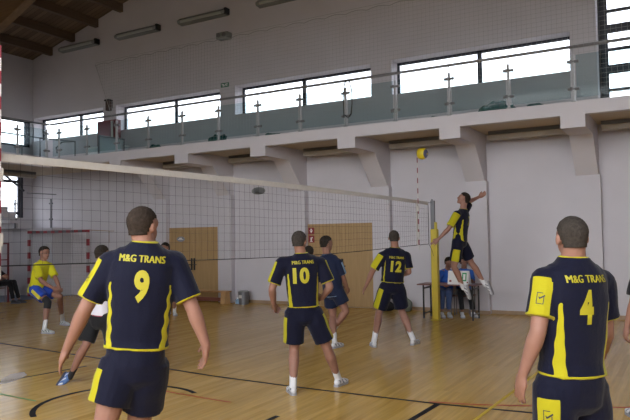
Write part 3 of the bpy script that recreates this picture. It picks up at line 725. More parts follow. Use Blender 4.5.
SHOES = {}
def shoe_mesh(kind):
    if kind in SHOES: return SHOES[kind]
    bm = bmesh.new()
    bm_ell(bm, (-.045, 0, .05), [(.045, 0, 0), (0, .036, 0), (0, 0, .045)]); bm_ell(bm, (.02, 0, .055), [(.07, 0, -.01), (0, .038, 0), (0, 0, .045)])
    bm_ell(bm, (.10, 0, .038), [(.085, 0, -.006), (0, .046, 0), (0, 0, .034)]); bm_ell(bm, (.155, 0, .032), [(.045, 0, 0), (0, .040, 0), (0, 0, .026)])
    bm_tube(bm, [(-.03, 0, .05), (-.022, 0, .10)], [.042, .040], balls=False)
    up = fuse(bm, .007, 2); v = verts_np(up); v[:, 2] = np.maximum(v[:, 2], .014); up.vertices.foreach_set('co', v.ravel())
    t = np.sin((v[:, 0]*1.0+v[:, 2]*.9)*95); set_mark(up, np.where((np.abs(v[:, 1]) > .022) & (v[:, 2] < .075) & (v[:, 0] < .12), t-.35, -1))
    m = {'white': two_tone('white_shoe', (.60, .60, .62), (.16, .17, .20), rough=.5), 'blue': two_tone('blue_white_shoe', (.10, .18, .40), (.60, .62, .66), rough=.5),
         'grey': two_tone('white_grey_shoe', (.50, .52, .50), (.12, .14, .14), rough=.5), 'dark': two_tone('dark_shoe', (.03, .03, .035), (.03, .03, .035))}[kind]
    up.name = 'shoe'; up.materials.append(m)
    sm = MB(); out = [(-.092, .0), (-.085, .026), (-.05, .038), (.02, .036), (.08, .046), (.14, .046), (.185, .028), (.20, 0)]
    poly = out+[(x, -y) for x, y in out[::-1][1:-1]]
    sm.prism([(x, y, 0) for x, y in poly][::-1], (0, 0, .024)); so = sm.build('sole', M['sole'] if kind in ('dark', 'blue') else M['sole_g'], bevel=0); sme = so.data; bpy.data.objects.remove(so)
    SHOES[kind] = (up, sme); return SHOES[kind]
def add_shoe(kind, ankle, toe, shin_up, root, base, flat, front):
    up, sm = shoe_mesh(kind)
    f = Vector(toe).normalized(); u = Vector((0, 0, 1)) if flat else (Vector(shin_up).normalized()*.8+front*.9)
    if flat: f = Vector((f.x, f.y, 0)).normalized()
    u = (u-f*u.dot(f)).normalized(); s = u.cross(f)
    mm = Matrix(((f.x, s.x, u.x), (f.y, s.y, u.y), (f.z, s.z, u.z))).to_4x4()
    pos = Vector(ankle)-u*.095-base+f*.025
    if flat: pos.z = .0-base.z+.001
    mm.translation = pos
    o = bpy.data.objects.new('shoe', up); COL.objects.link(o); o.parent = root; o.matrix_local = mm
    s2 = bpy.data.objects.new('sole', sm); COL.objects.link(s2); s2.parent = o
    if not kind == 'dark': pass

def text_decal(txt, name, me_target_bvh, centre, right, up, nrm, height, width=None, bold=.02, m=None, parent=None, base=None, off=.004, arch=0, dup=0):
    cu = bpy.data.curves.new('txt', 'FONT'); cu.body = txt; cu.align_x = 'CENTER'; cu.size = 1; cu.offset = bold; cu.resolution_u = 4; cu.space_character = 1.05
    o = bpy.data.objects.new('tmp', cu); COL.objects.link(o); dg = bpy.context.evaluated_depsgraph_get()
    me = bpy.data.meshes.new_from_object(o.evaluated_get(dg)); bpy.data.objects.remove(o)
    v = verts_np(me); x0, x1 = v[:, 0].min(), v[:, 0].max(); y0, y1 = v[:, 1].min(), v[:, 1].max()
    sy = height/(y1-y0); sx = width/(x1-x0) if width else sy
    me.transform(Matrix.Diagonal((sx, sy, 1, 1)) @ Matrix.Translation((-(x0+x1)/2, -(y0+y1)/2, 0)))
    if dup:                                     # heavier strokes: the outline laid down twice, a few millimetres apart
        b2 = bmesh.new(); b2.from_mesh(me); b2.from_mesh(me); k = len(b2.verts)//2
        for i, q in enumerate(b2.verts): q.co += Vector((dup if i < k else -dup, 0, 0 if i < k else .001))
        b2.to_mesh(me); b2.free()
    return drape(me, name, me_target_bvh, centre, right, up, nrm, m, parent, base, off, arch)
def drape(me, name, bvh, centre, right, up, nrm, m, parent, base, off=.004, arch=0, step=.02):
    bm = bmesh.new(); bm.from_mesh(me); bmesh.ops.remove_doubles(bm, verts=bm.verts, dist=1e-5)
    v = [q.co for q in bm.verts]; bx = max(abs(q.x) for q in v); by = max(abs(q.y) for q in v)
    k = -int(bx/step)
    for i in range(-int(bx/step), int(bx/step)+1): bmesh.ops.bisect_plane(bm, geom=bm.verts[:]+bm.edges[:]+bm.faces[:], plane_co=(i*step+.0007, 0, 0), plane_no=(1, 0, 0))
    for i in range(-int(by/step), int(by/step)+1): bmesh.ops.bisect_plane(bm, geom=bm.verts[:]+bm.edges[:]+bm.faces[:], plane_co=(0, i*step+.0007, 0), plane_no=(0, 1, 0))
    for q in bm.verts:
        u, w_ = q.co.x, q.co.y; w_ -= arch*u*u
        o = centre+right*u+up*w_+nrm*.4
        hit = bvh.ray_cast(o, -nrm, 1.0)
        q.co = (hit[0]+nrm*(off+q.co.z)) if hit[0] else centre+right*u+up*w_
    bm.to_mesh(me); bm.free(); me.name = name; me.transform(Matrix.Translation(-base))
    return link(name, me, [m], parent)
def logo_mesh():
    f = MB()
    f.add([(-.5, -.8, 0), (-.4, -.8, 0), (-.4, .7, 0), (-.5, .7, 0)], [(0, 1, 2, 3)]); f.add([(-.5, .7, 0), (.3, .7, 0), (.3, .8, 0), (-.5, .8, 0)], [(0, 1, 2, 3)])
    f.add([(-.5, -.8, 0), (.5, -.8, 0), (.5, -.7, 0), (-.5, -.7, 0)], [(0, 1, 2, 3)]); f.add([(.4, -.8, 0), (.5, -.8, 0), (.5, .2, 0), (.4, .2, 0)], [(0, 1, 2, 3)])
    f.add([(-.25, .1, 0), (-.1, -.15, 0), (.6, .35, 0), (.55, .55, 0), (-.08, .1, 0), (-.2, .3, 0)], [(0, 1, 2, 3, 4, 5)])
    me = bpy.data.meshes.new('logo'); me.from_pydata(f.v, [], f.f); return me

def person(J, D, face, head_up=(0, 0, 1), s=1.0, girth=1.0, label='', hair='brown', top='navy', bottom='navy', shoe='white', sock='white',
           number=None, name_txt=None, num_side=0, flat=(True, True), toes=None, vox=.012, panel=None, sleeve='short', trousers=False,
           shorts_len=.66, hem=-.12, curl=(.5, .5), group=None, palm=None, loose=1.0, sleeve_panel=(.35, .35), side_strip=True, kneepad=False, hips_w=1.0, hairk='short', logos=(), strip=(.019, .006, .78, .92), tpos=(.86, .64), short_panel=(.72, .72), head_s=1.0, zz=.0012, num_off=.01, slv=.80, pstart=.12):
    """J: joint name -> (px, py, extra depth) in the photograph's frame, turned into real positions"""
    P = {}
    for k, q in J.items():
        if len(q) == 3 and q[2] == 'G':
            d = ray(q[0], q[1]); t = (.095-CAM[2])/d[2]; P[k] = Vector(CAM+d*t)
        else: P[k] = at(q[0], q[1], D+(q[2] if len(q) > 2 else 0))
    hip = (P['hL']+P['hR'])/2; neck = P['nk']; latS = (P['sR']-P['sL']).normalized(); latH = (P['hR']-P['hL']).normalized()
    U = (neck-hip); TL = U.length; Uu = U.normalized()
    def lat(t): l = latH.lerp(latS, min(1, max(0, t))); return (l-Uu*l.dot(Uu)).normalized()
    def C(t): return hip+U*t
    F = Uu.cross(lat(.7)).normalized()
    g = girth*s
    base = Vector((hip.x, hip.y, 0)) if any(flat) else Vector((hip.x, hip.y, min(P['aL'].z, P['aR'].z)-.1))
    if any(flat):
        fl = [P[a] for a, b in zip(('aL', 'aR'), flat) if b]; c_ = sum(fl, Vector((0, 0, 0)))/len(fl); base = Vector((c_.x, c_.y, 0))
    # ---- body
    bm = bmesh.new()
    def torso(rings, bm_):
        bm_loft(bm_, [(C(t)+Uu.cross(lat(t))*0 + (Uu.cross(lat(t)))*off, lat(t)*w_*g, Uu.cross(lat(t)).normalized()*d_*g) for t, w_, d_, off in rings], 24, 2.3)
    torso([(-.17, .07, .07, -.01), (-.10, .13, .10, -.015), (0, .155, .11, -.015), (.22, .140, .095, 0), (.5, .150, .105, 0), (.74, .165, .112, .0), (.88, .14, .09, -.01), (.97, .085, .065, -.01), (1.0, .06, .055, 0)], bm)
    HF = Vector(face).normalized(); hu = Vector(head_up); HU = (hu-HF*hu.dot(HF)).normalized(); HR = HF.cross(HU); H = P['hd']
    hs_ = s*head_s
    def hp(x, y, z): return H+(HR*x+HF*y+HU*z)*hs_
    def he(c, r, b=bm, sub=3): bm_ell(b, hp(*c), [HR*r[0]*hs_, HF*r[1]*hs_, HU*r[2]*hs_], sub)
    he((0, -.012, .030), (.077, .097, .088)); he((0, .028, -.040), (.060, .066, .068)); he((0, .066, -.092), (.030, .026, .022)); he((0, .055, .02), (.062, .045, .05))
    he((0, .100, -.018), (.013, .020, .026), sub=2); he((0, .093, -.032), (.017, .016, .011), sub=2); he((0, .082, .028), (.05, .018, .010), sub=2)
    he((.081, -.008, -.008), (.010, .019, .033), sub=2); he((-.081, -.008, -.008), (.010, .019, .033), sub=2); he((0, .082, -.062), (.026, .014, .012), sub=2)
    bm_tube(bm, [neck-Uu*.05*s, neck.lerp(hp(0, -.03, -.05), .5), hp(0, -.028, -.03)], [.066*g, .060*g, .060*s])
    arms = {}
    for S_, sg in (('L', -1), ('R', 1)):
        sh, el, wr = P['s'+S_], P['e'+S_], P['w'+S_]
        bm_tube(bm, [C(.86)+lat(.9)*sg*.08*g, sh], [.065*g, .060*g])
        limb(bm, sh, el, [(0, .058*g), (.35, .052*g), (.75, .044*g), (1, .041*g)])
        limb(bm, el, wr, [(0, .041*g), (.25, .044*g), (.6, .035*g), (1, .027*g)])
        d = (wr-el).normalized()
        if 'd'+S_ in J: q = J['d'+S_]; d = (at(q[0], q[1], D+q[2])-wr).normalized()
        n = (hip-wr); n = (-lat(0)*sg) if palm is None else Vector(palm); n = (n-d*n.dot(d)); n = n.normalized() if n.length > .1 else frame_of(d)[0]
        t = F-d*F.dot(d)-n*F.dot(n); t = t.normalized() if t.length > .15 else d.cross(n)
        hs = s*1.16
        bm_ell(bm, wr+d*.045*hs, [d*.052*hs, t*.042*hs, n*.017*hs], 3); bm_tube(bm, [wr-d*.01, wr+d*.03*hs], [.026*s, .026*s])
        cu = curl[0 if S_ == 'L' else 1]
        for off, ln, cx_ in ((.031, .070, 0), (.010, .080, .05), (-.011, .074, .12), (-.031, .058, .2)):
            p = wr+d*.080*hs+t*off*hs; dirv = (d+t*off*2.5).normalized(); pts = [p-dirv*.02*hs, p]; ang = 0
            for fr in (.45, .31, .24):
                ang += (cu*.9+cx_*cu); dv = dirv*math.cos(ang)+n*math.sin(ang); p = p+dv*ln*fr*hs; pts.append(p)
            bm_tube(bm, pts, [.0098*s, .0096*s, .0090*s, .0082*s, .0070*s], 8)
        p = wr+d*.022*hs+t*.026*hs; dv = (d*.75+t*.55+n*.35).normalized(); p1 = p+dv*.040*hs; dv2 = (d*.9+t*.15+n*.4).normalized(); p2 = p1+dv2*.028*hs
        bm_tube(bm, [p, p1, p2, p2+dv2*.014*hs], [.016*s, .012*s, .0105*s, .009*s], 8)
        arms[S_] = (sh, el, wr)
        h_, kn, an = P['h'+S_], P['k'+S_], P['a'+S_]
        bm_tube(bm, [C(-.02)+lat(0)*sg*.05*g, h_.lerp(kn, .08)], [.085*g, .088*g])
        limb(bm, h_, kn, [(0, .090*g), (.3, .086*g), (.7, .068*g), (.93, .057*g), (1, .055*g)])
        back = -F; cv = (an-kn).normalized(); back = (back-cv*back.dot(cv)); back = back.normalized() if back.length > .1 else back
        ps = [kn, kn.lerp(an, .28)+back*.012, kn.lerp(an, .6)+back*.006, kn.lerp(an, .88), an]
        bm_tube(bm, ps, [.054*g, .061*g, .047*g, .036*g, .036*g])
    body = fuse(bm, min(vox, .0085) if vox <= .008 else vox, 2, .4)
    v = verts_np(body); mk = np.full(len(v), -1.)
    def near(c, r):
        nonlocal mk
        dv = v-np.array(hp(*c)); q = (dv@np.array(HR)/r[0])**2+(dv@np.array(HF)/r[1])**2+(dv@np.array(HU)/r[2])**2; mk = np.maximum(mk, 1-q/(hs_*hs_))
    for sx in (-1, 1): near((sx*.031, .088, .006), (.011, .03, .0045)); near((sx*.032, .09, .026), (.017, .03, .003))
    near((0, .096, -.062), (.022, .03, .004)); set_mark(body, mk)
    root = finish(body, 'person', base, [M['skin']]); root.location = base
    tag(root, label, 'person', group)
    # ---- hair: a cap over the skull with a cropped hairline
    hb = bmesh.new(); bmesh.ops.create_uvsphere(hb, u_segments=48, v_segments=32, radius=1)
    kill = []
    for q in hb.verts:
        x, y, z = q.co; az = math.atan2(y, x)           # y is forward
        fr = y/math.hypot(x, y) if math.hypot(x, y) > .01 else 0
        line = (-.74 if fr < -.35 else (-.74+min(1, (fr+.35)/.55)*.82 if fr < .40 else .08+(fr-.40)/.6*.44))
        line += .03*math.sin(az*9)
        if z < line: kill.append(q)
    bmesh.ops.delete(hb, geom=kill, context='VERTS')
    ext = {'short': .006, 'full': .013, 'crop': .003}[hairk]
    for q in hb.verts:
        nn = noise.noise(q.co*7)*.003
        hx, hy, hz = q.co; rr = math.hypot(hx, hy)
        if hz < -.3 and rr > .01: kk = max(rr, .90+.03*hz)/rr; hx *= kk; hy *= kk; hz = -.3+(hz+.3)*1.35
        q.co = hp(hx*(.077+ext+nn), -.012+hy*(.097+ext+nn), .030+hz*(.088+ext+nn))
    bmesh.ops.recalc_face_normals(hb, faces=hb.faces)
    hm = bpy.data.meshes.new('hair'); hb.to_mesh(hm); hb.free(); hm.polygons.foreach_set('use_smooth', [True]*len(hm.polygons))
    ho = finish(hm, 'hair', base, [HAIR[hair]], root); so = ho.modifiers.new('t', 'SOLIDIFY'); so.thickness = .012*s; so.offset = -1
    # ---- jersey
    L_ = loose
    bm = bmesh.new()
    torso([(hem, .180*L_, .135*L_, -.005)]+[q_ for q_ in [(0, .178*L_, .135*L_, -.005), (.2, .168*L_, .125*L_, 0), (.45, .178*L_, .128*L_, 0), (.68, .190*L_, .132*L_, 0), (.82, .182, .118, -.005), (.92, .130, .090, -.01), (.985, .082, .074, -.008), (1.01, .072, .070, -.004)] if q_[0] > hem+.04], bm)
    cuffs = []
    for S_, sg in (('L', -1), ('R', 1)):
        sh, el, wr = arms[S_]
        bm_tube(bm, [C(.84)+lat(.9)*sg*.09*g, C(.87).lerp(sh, .75)-Uu*.01, sh], [.085*g, .080*g, .076*g])
        if sleeve == 'short':
            prof = [(0, .076*g), (.3, .074*g), (.6, .075*g), (slv, .078*g)]; a, b = sh, el
            bm_tube(bm, [a.lerp(b, t) for t, r in prof], [r for t, r in prof], balls=False); bm_ball(bm, sh, .076*g); cuffs.append((sh, el, slv))
        else:
            limb(bm, sh, el, [(0, .074*g), (.5, .066*g), (1, .058*g)]); limb(bm, el, wr, [(0, .058*g), (.5, .052*g), (.97, .042*g)], balls=False); bm_ball(bm, el, .058*g); cuffs.append((el, wr, .97))
    jm = fuse(bm, vox, 3, .5); wrinkle(jm, .0065, 8, number and len(number)*3.3 or 1.7)
    v = verts_np(jm); rel = (v-np.array(hip)); tt = rel@np.array(Uu)/TL
    lt = np.array(lat(.6)); ff = np.array(F); uu = rel@lt; wv_ = .178*g*L_
    dsl = []
    arm_mask = np.zeros(len(v), bool); mark = np.full(len(v), -1.)
    for i, (S_, sg) in enumerate((('L', -1), ('R', 1))):
        a, b, tc_ = cuffs[i]; sh = arms[S_][0]; el = arms[S_][1]
        t, rad = seg_t(v, sh, el); rl = np.linalg.norm(rad, axis=1); m_ = (t > .03) & (rl < .115*g) & (np.abs(uu) > .15*g) if sleeve == 'short' else (rl < 0)
        ax = (el-sh).normalized(); o_ = lat(.9)*sg*1.0+F*(0 if panel is None else panel[i][0])+Uu*.25; o_ = (o_-ax*o_.dot(ax)).normalized()
        cosv = (rad@np.array(o_))/np.maximum(rl, 1e-4)
        if sleeve == 'short':
            pn = (cosv-(1-sleeve_panel[i]))*.05; pn = np.minimum(pn, (t+.02)*.3); cf = (t-slv+.035)*.28
            vv = rel@ff; qq = (uu/(.180*g*L_))**2+(vv/(.125*g*L_))**2; m2 = (t > -.12) & (rl < .105*g) & (np.abs(uu) > .165*g) & ((qq > 1.15) | (t < .22))
            mark = np.where(m2, np.maximum(np.where(t > -.05, pn, -1), cf), mark); arm_mask |= (t > .05) & m2
    if side_strip:
        for sg in (-1, 1):
            c_ = sg*wv_*np.interp(tt, [-.1, .7], [strip[2], strip[3]]); hw = np.interp(tt, [-.15, .0, .35, .66, .72], [strip[0], strip[0], (strip[0]+strip[1])/2, strip[1], -.02])*g
            zig = zz*np.sin(tt*48)
            st = hw-np.abs(uu-c_+zig*sg); mark = np.where(arm_mask, mark, np.maximum(mark, st))
    mark = np.where(arm_mask, mark, np.maximum(mark, (hem+.022-tt)*TL))       # hem piping
    mark = np.maximum(mark, np.where((tt > .93) & (np.abs(uu) < .12*g), (tt-1.0)*TL, -1))   # collar piping
    set_mark(jm, mark); bvh = BVHTree.FromPolygons([tuple(q) for q in v], [tuple(p.vertices) for p in jm.polygons])
    jo = finish(jm, 'jersey' if sleeve == 'short' else 'jacket', base, [CL[top]], root)
    nrm = -F; rt = lat(.6)
    if number:
        hN = .180*s; cN = tpos[1]
        text_decal(number, 'jersey_number', bvh, C(cN)+rt*num_off, rt, Uu, nrm, hN, width=(.082 if len(number) == 1 else .185)*s, bold=.045, m=M['numyel'] if top == 'navy' else M['numwhite'], parent=jo, base=base)
    if name_txt: text_decal(name_txt, 'jersey_lettering', bvh, C(tpos[0]), rt, Uu, nrm, .038*s, width=.245*s, bold=0, m=M['numyel'], parent=jo, base=base, arch=.12, dup=.0022)
    # ---- shorts / trousers
    bm = bmesh.new()
    torso([(-.19, .10, .09, -.005), (-.12, .165, .120, -.01), (0, .168, .125, -.012), (.22, .158, .115, -.005)], bm)
    for S_, sg in (('L', -1), ('R', 1)):
        h_, kn, an = P['h'+S_], P['k'+S_], P['a'+S_]
        if not trousers:
            e = shorts_len; prof = [(-.02, .108*g), (.25, .112*g), (e*.7, .108*g), (e, .108*g)]
            o_ = (P['h'+S_]-hip)*.12
            bm_tube(bm, [h_.lerp(kn, t)+o_*t for t, r in prof], [r*hips_w for t, r in prof], 20, balls=False); bm_ball(bm, h_, .105*g)
        else:
            limb(bm, h_, kn, [(0, .105*g), (.5, .088*g), (1, .070*g)]); limb(bm, kn, an, [(0, .068*g), (.5, .062*g), (.97, .056*g)], balls=False)
    sm_ = fuse(bm, vox, 3, .5); wrinkle(sm_, .008, 7, 4.4)
    v = verts_np(sm_); mark = np.full(len(v), -1.)
    if not trousers:
        for i, (S_, sg) in enumerate((('L', -1), ('R', 1))):
            h_, kn = P['h'+S_], P['k'+S_]; t, rad = seg_t(v, h_, kn); rl = np.linalg.norm(rad, axis=1); ax = (kn-h_).normalized()
            o_ = lat(0)*sg-F*(.25 if panel is None else panel[i][1]); o_ = (o_-ax*o_.dot(ax)).normalized(); cosv = rad@np.array(o_)/np.maximum(rl, 1e-4)
            side = ((v-np.array(hip))@np.array(lat(0)))*sg > .02
            pn = np.minimum((cosv-short_panel[i])*.06, (t-pstart)*.3); mark = np.where(side, np.maximum(mark, pn), mark)
    set_mark(sm_, mark); so = finish(sm_, 'trousers' if trousers else 'shorts', base, [CL[bottom]], root)
    sbvh = BVHTree.FromPolygons([tuple(q) for q in v], [tuple(p.vertices) for p in sm_.polygons])
    for where, S_, t_, size in logos:                     # the small maker's mark printed on sleeve and shorts panels
        sg = -1 if S_ == 'L' else 1; i = 0 if S_ == 'L' else 1
        a, b = (arms[S_][0], arms[S_][1]) if where == 'sleeve' else (P['h'+S_], P['k'+S_]); ax = (b-a).normalized()
        o_ = lat(.9)*sg+F*(0 if panel is None else panel[i][0])+Uu*.25 if where == 'sleeve' else lat(0)*sg-F*(.25 if panel is None else panel[i][1])
        o_ = (o_-ax*o_.dot(ax)).normalized(); lm = logo_mesh(); lm.transform(Matrix.Diagonal((size, size, 1, 1)))
        r_ = (-ax).cross(o_).normalized()
        drape(lm, 'printed_mark', bvh if where == 'sleeve' else sbvh, a.lerp(b, t_), r_, -ax, o_, M['numblk'], jo if where == 'sleeve' else so, base, off=.003, step=.012)
    # ---- socks, shoes, knee pads
    for i, S_ in enumerate(('L', 'R')):
        kn, an = P['k'+S_], P['a'+S_]; tp = (J['t'+S_] if 't'+S_ in J else None)
        toe = Vector(toes[i]) if toes else F
        if tp: toe = at(tp[0], tp[1], D+tp[2])-an
        if not trousers:
            bm = bmesh.new(); bm_tube(bm, [kn.lerp(an, .66), kn.lerp(an, .70), kn.lerp(an, .85), an+(an-kn).normalized()*.02], [.044*g, .043*g, .040*g, .040*g], 16, balls=False)
            sk = fuse(bm, .009, 1); finish(sk, 'sock', base, [M['sock'] if sock == 'white' else M['sock_k']], root)
        if kneepad and S_ == 'R':
            bm = bmesh.new(); bm_tube(bm, [kn.lerp(P['h'+S_], .22), kn, kn.lerp(an, .25)], [.072*g, .070*g, .066*g], 16, balls=False); kp = fuse(bm, .01, 2); finish(kp, 'knee_pad', base, [M['sock_k']], root)
        add_shoe(shoe, an, toe, kn-an, root, base, flat[i], F)
    lens = {a: round((P[a[0:2]]-P[a[2:4]]).length, 2) for a in ('sLeL', 'eLwL', 'sReR', 'eRwR', 'hLkL', 'kLaL', 'hRkR', 'kRaR', 'sLsR')}
    print('FIG', label[:40], 'torso %.2f' % TL, lens, 'head z %.2f' % P['hd'].z, 'ankles', [round(P[a].z, 2) for a in ('aL', 'aR')])
    return root

away = vd(.25, 0, 1)
VL = lambda r, u, a: vd(r, u, a)
# number 9, large, near left, seen from behind
person(dict(hd=(143.5, 226.5, .02), nk=(145, 242, 0), sL=(110, 264, 0), sR=(174, 263.5, .05), eL=(85, 309, -.03), wL=(67, 349, .06), dL=(58, 368, .10), eR=(193, 309, .02), wR=(206, 345, .04), dR=(205, 366, .12),
            hL=(122, 362, -.02), hR=(148, 362, .02), kL=(100, 441, -.10), kR=(135, 446, .12), aL=(97, 530, -.25), aR=(146, 521, 'G')),
       3.75, VL(.42, 0, .9), s=1.02, girth=1.0, label='player in navy and yellow number 9 jersey, nearest on the left, back turned', hair='brown', number='9', name_txt='M&G TRANS', vox=.009,
       flat=(True, True), toes=(VL(-.2, 0, 1), VL(.3, 0, 1)), curl=(.22, .30), panel=((-.5, .1), (-.5, .1)), sleeve_panel=(.12, -.5), hem=.13, logos=(('sleeve', 'L', .42, .024), ('shorts', 'L', .40, .028)), shorts_len=.54, hips_w=1.12, tpos=(.875, .655), short_panel=(.80, 1.1), head_s=.94, zz=.0045)
# number 4, near right
person(dict(hd=(571.5, 238, .0), nk=(573, 257, 0), sL=(545, 281, -.03), sR=(601, 283, .08), eL=(538, 332, -.10), wL=(523, 374, -.04), dL=(518, 398, 0), eR=(606, 331, .12), wR=(604, 350, .32), dR=(598, 356, .5),
            hL=(555, 386, -.03), hR=(587, 386, .03), kL=(556, 462, -.05), kR=(594, 464, .1), aL=(555, 540, -.1), aR=(600, 538, .1)),
       3.62, VL(-.02, .0, 1), s=1.03, girth=1.05, label='player in navy number 4 jersey with yellow sleeve panel, nearest on the right', hair='grey', number='4', name_txt='M&G TRANS', vox=.009,
       flat=(True, True), toes=(VL(0, 0, 1), VL(.4, 0, 1)), curl=(.18, .5), panel=((-1.0, .7), (0, 0)), sleeve_panel=(.27, .1), hem=.10, logos=(('sleeve', 'L', .40, .040), ('shorts', 'L', .36, .048)), hairk='crop', strip=(.027, .007, .72, .80), tpos=(.85, .64), short_panel=(.86, 1.1), head_s=.99, slv=.72, num_off=-.022)
# number 10, middle
person(dict(hd=(299.5, 241.5, 0), nk=(301, 253, 0), sL=(281, 264, -.04), sR=(320, 263, .06), eL=(272, 289, -.08), wL=(274, 306, .10), dL=(276, 313, .22), eR=(330, 287, .02), wR=(322, 298, .18), dR=(316, 297, .25),
            hL=(295, 312, 0), hR=(312, 312, .02), kL=(294, 350, .03), kR=(327, 348, .05), aL=(293, 386, 'G'), aR=(338, 378, 'G')),
       7.4, VL(.35, 0, .9), s=1.0, girth=1.04, label='player in navy number 10 jersey standing in mid court with back turned', hair='grey', number='10', name_txt='M&G TRANS', vox=.011,
       flat=(True, True), toes=(VL(-.25, 0, .95), VL(.5, 0, .85)), curl=(.95, .8), panel=((-.3, .1), (-.3, .1)), sleeve_panel=(.10, .10), hem=.10, shorts_len=.80, hips_w=1.06, short_panel=(.84, .84), num_off=-.03)
# number 12, farther
person(dict(hd=(394, 238, 0), nk=(395, 247.5, 0), sL=(382, 256, -.05), sR=(406, 256, .05), eL=(372, 272, -.05), wL=(366, 286, .05), dL=(362, 293, .1), eR=(409, 272, .02), wR=(403, 275, .25), dR=(399, 272, .35),
            hL=(387, 286, 0), hR=(397, 286, .02), kL=(379, 313, .05), kR=(402, 312, .05), aL=(374, 341, 'G'), aR=(413, 339, 'G')),
       10.6, VL(.1, 0, 1), s=1.0, girth=1.08, label='player in navy number 12 jersey with feet wide apart, back turned, right of number 10', hair='grey', number='12', name_txt='M&G TRANS', vox=.013,
       flat=(True, True), toes=(VL(-.1, 0, 1), VL(.5, 0, .8)), curl=(.3, .6), panel=((-.9, .6), (-.2, 0)), strip=(.007, .004, .85, .9), tpos=(.76, .53), num_off=0, sleeve_panel=(.32, .03), hem=0.10, hairk='crop', head_s=1.06, shorts_len=.84, hips_w=1.05, short_panel=(.90, 1.1))
# opponent behind the net, navy with pale blue trim
person(dict(hd=(326.5, 243.5, 0), nk=(327, 254, 0), sL=(319, 262, .12), sR=(338, 263, -.08), eL=(326, 277, .3), wL=(336, 284, .35), eR=(343, 277, -.02), wR=(347, 288, .12),
            hL=(330, 291, .08), hR=(337, 291, -.05), kL=(333, 317, .12), kR=(346, 311, -.05), aL=(334.5, 342, 'G'), aR=(334, 329, .1)),
       10.55, VL(.8, 0, .45), s=1.0, girth=1.05, label='opponent in dark navy jersey with white neckline running right behind number 10', hair='dark', top='blue', bottom='blue', number='9', vox=.013,
       flat=(True, False), toes=(VL(.5, 0, .6), VL(.3, -.8, .3)), curl=(.5, .5), sleeve_panel=(.05, .05), hairk='full', side_strip=False, short_panel=(1.1, 1.1), shorts_len=.62, num_off=-.09)
# crouching opponent between the two
person(dict(hd=(309, 252.5, 0), nk=(307, 261, 0), sL=(300, 268, 0), sR=(314, 268, 0), eL=(298, 281, .1), wL=(303, 290, .3), eR=(315, 281, .1), wR=(310, 290, .3),
            hL=(303, 292, -.2), hR=(311, 292, -.2), kL=(300, 308, .05), kR=(312, 308, .05), aL=(301, 330, 'G'), aR=(313, 330, 'G')),
       12.2, VL(.1, 0, 1), s=1.0, label='dark haired person whose head shows between number 10 and the opponent', hair='dark', top='blk', bottom='blk', vox=.015, hairk='full', side_strip=False, shoe='grey')
# jumping spiker
person(dict(hd=(463.5, 199, .05), nk=(463, 209, 0), sL=(457, 214.5, -.17), sR=(464.5, 213, .18), eL=(448.5, 229, -.22), wL=(438.5, 239, -.2), dL=(433, 244, -.2), eR=(469.5, 201.5, .30), wR=(479, 197, .40), dR=(485, 193.5, .40),
            hL=(458.5, 241, -.08), hR=(460.5, 241, .08), kL=(454, 267, -.1), kR=(471.5, 263, .12), aL=(463.5, 288.5, -.05), aR=(485, 285, .15), tL=(468, 307, .0), tR=(492, 303, .2)),
       12.0, VL(-.85, .35, .15), head_up=VL(.35, .9, 0), s=1.0, girth=1.0, label='player in navy and yellow jersey jumping high to spike the ball', hair='dark', number='7', vox=.012,
       flat=(False, False), curl=(.2, .5), panel=((-.1, .2), (0, 0)), sleeve_panel=(.75, .3), hem=-.0, hairk='full', shorts_len=.80, short_panel=(.80, 1.1), pstart=.34)
# yellow libero far left
person(dict(hd=(44.5, 253, -.02), nk=(43.5, 260.8, 0), sL=(49.5, 266, .14), sR=(37, 266, -.14), eL=(56, 279, .05), wL=(60, 289, -.15), eR=(41, 281, -.25), wR=(53, 288, -.38),
            hL=(38, 289, .12), hR=(34.5, 289.5, -.08), kL=(60, 296, .0), kR=(48, 302, -.3), aL=(62.5, 320.5, 'G'), aR=(44.5, 328.5, 'G')),
       12.75, VL(.85, -.05, -.5), s=1.0, short_panel=(1.1, .95), head_s=1.08, girth=1.02, label='crouching opponent in bright yellow shirt with blue shorts at the far left', hair='dark', top='yellow', bottom='royal', vox=.012,
       flat=(True, True), toes=(VL(.8, 0, -.5), VL(.95, 0, -.3)), curl=(.6, .6), hem=-.12, shorts_len=.70, kneepad=True, hairk='full', side_strip=False, shoe='grey')
# white-shirt player hidden behind number 9
person(dict(hd=(102.5, 254, .1), nk=(103, 263, 0), sL=(97, 272, .12), sR=(114, 272, -.1), eL=(104, 296, .1), wL=(105, 318, .0), eR=(118, 294, -.1), wR=(122, 312, -.2),
            hL=(95, 318, .08), hR=(107, 318, -.05), kL=(86, 345, -.05), kR=(114, 347, .1), aL=(70, 377, .12), aR=(116, 378, 'G'), tL=(59, 396, -.08)),
       7.9, VL(.5, 0, .85), head_s=.9, s=.97, girth=.95, hem=.06, shorts_len=.88, short_panel=(1.1, 1.1), label='player in white shirt and black shorts half hidden behind number 9', hair='dark', top='white', bottom='redtrim', vox=.011,
       flat=(False, True), toes=(VL(-.3, -.8, 0), VL(.8, 0, .3)), sock='black', shoe='blue', curl=(.4, .4), hairk='full', side_strip=False)
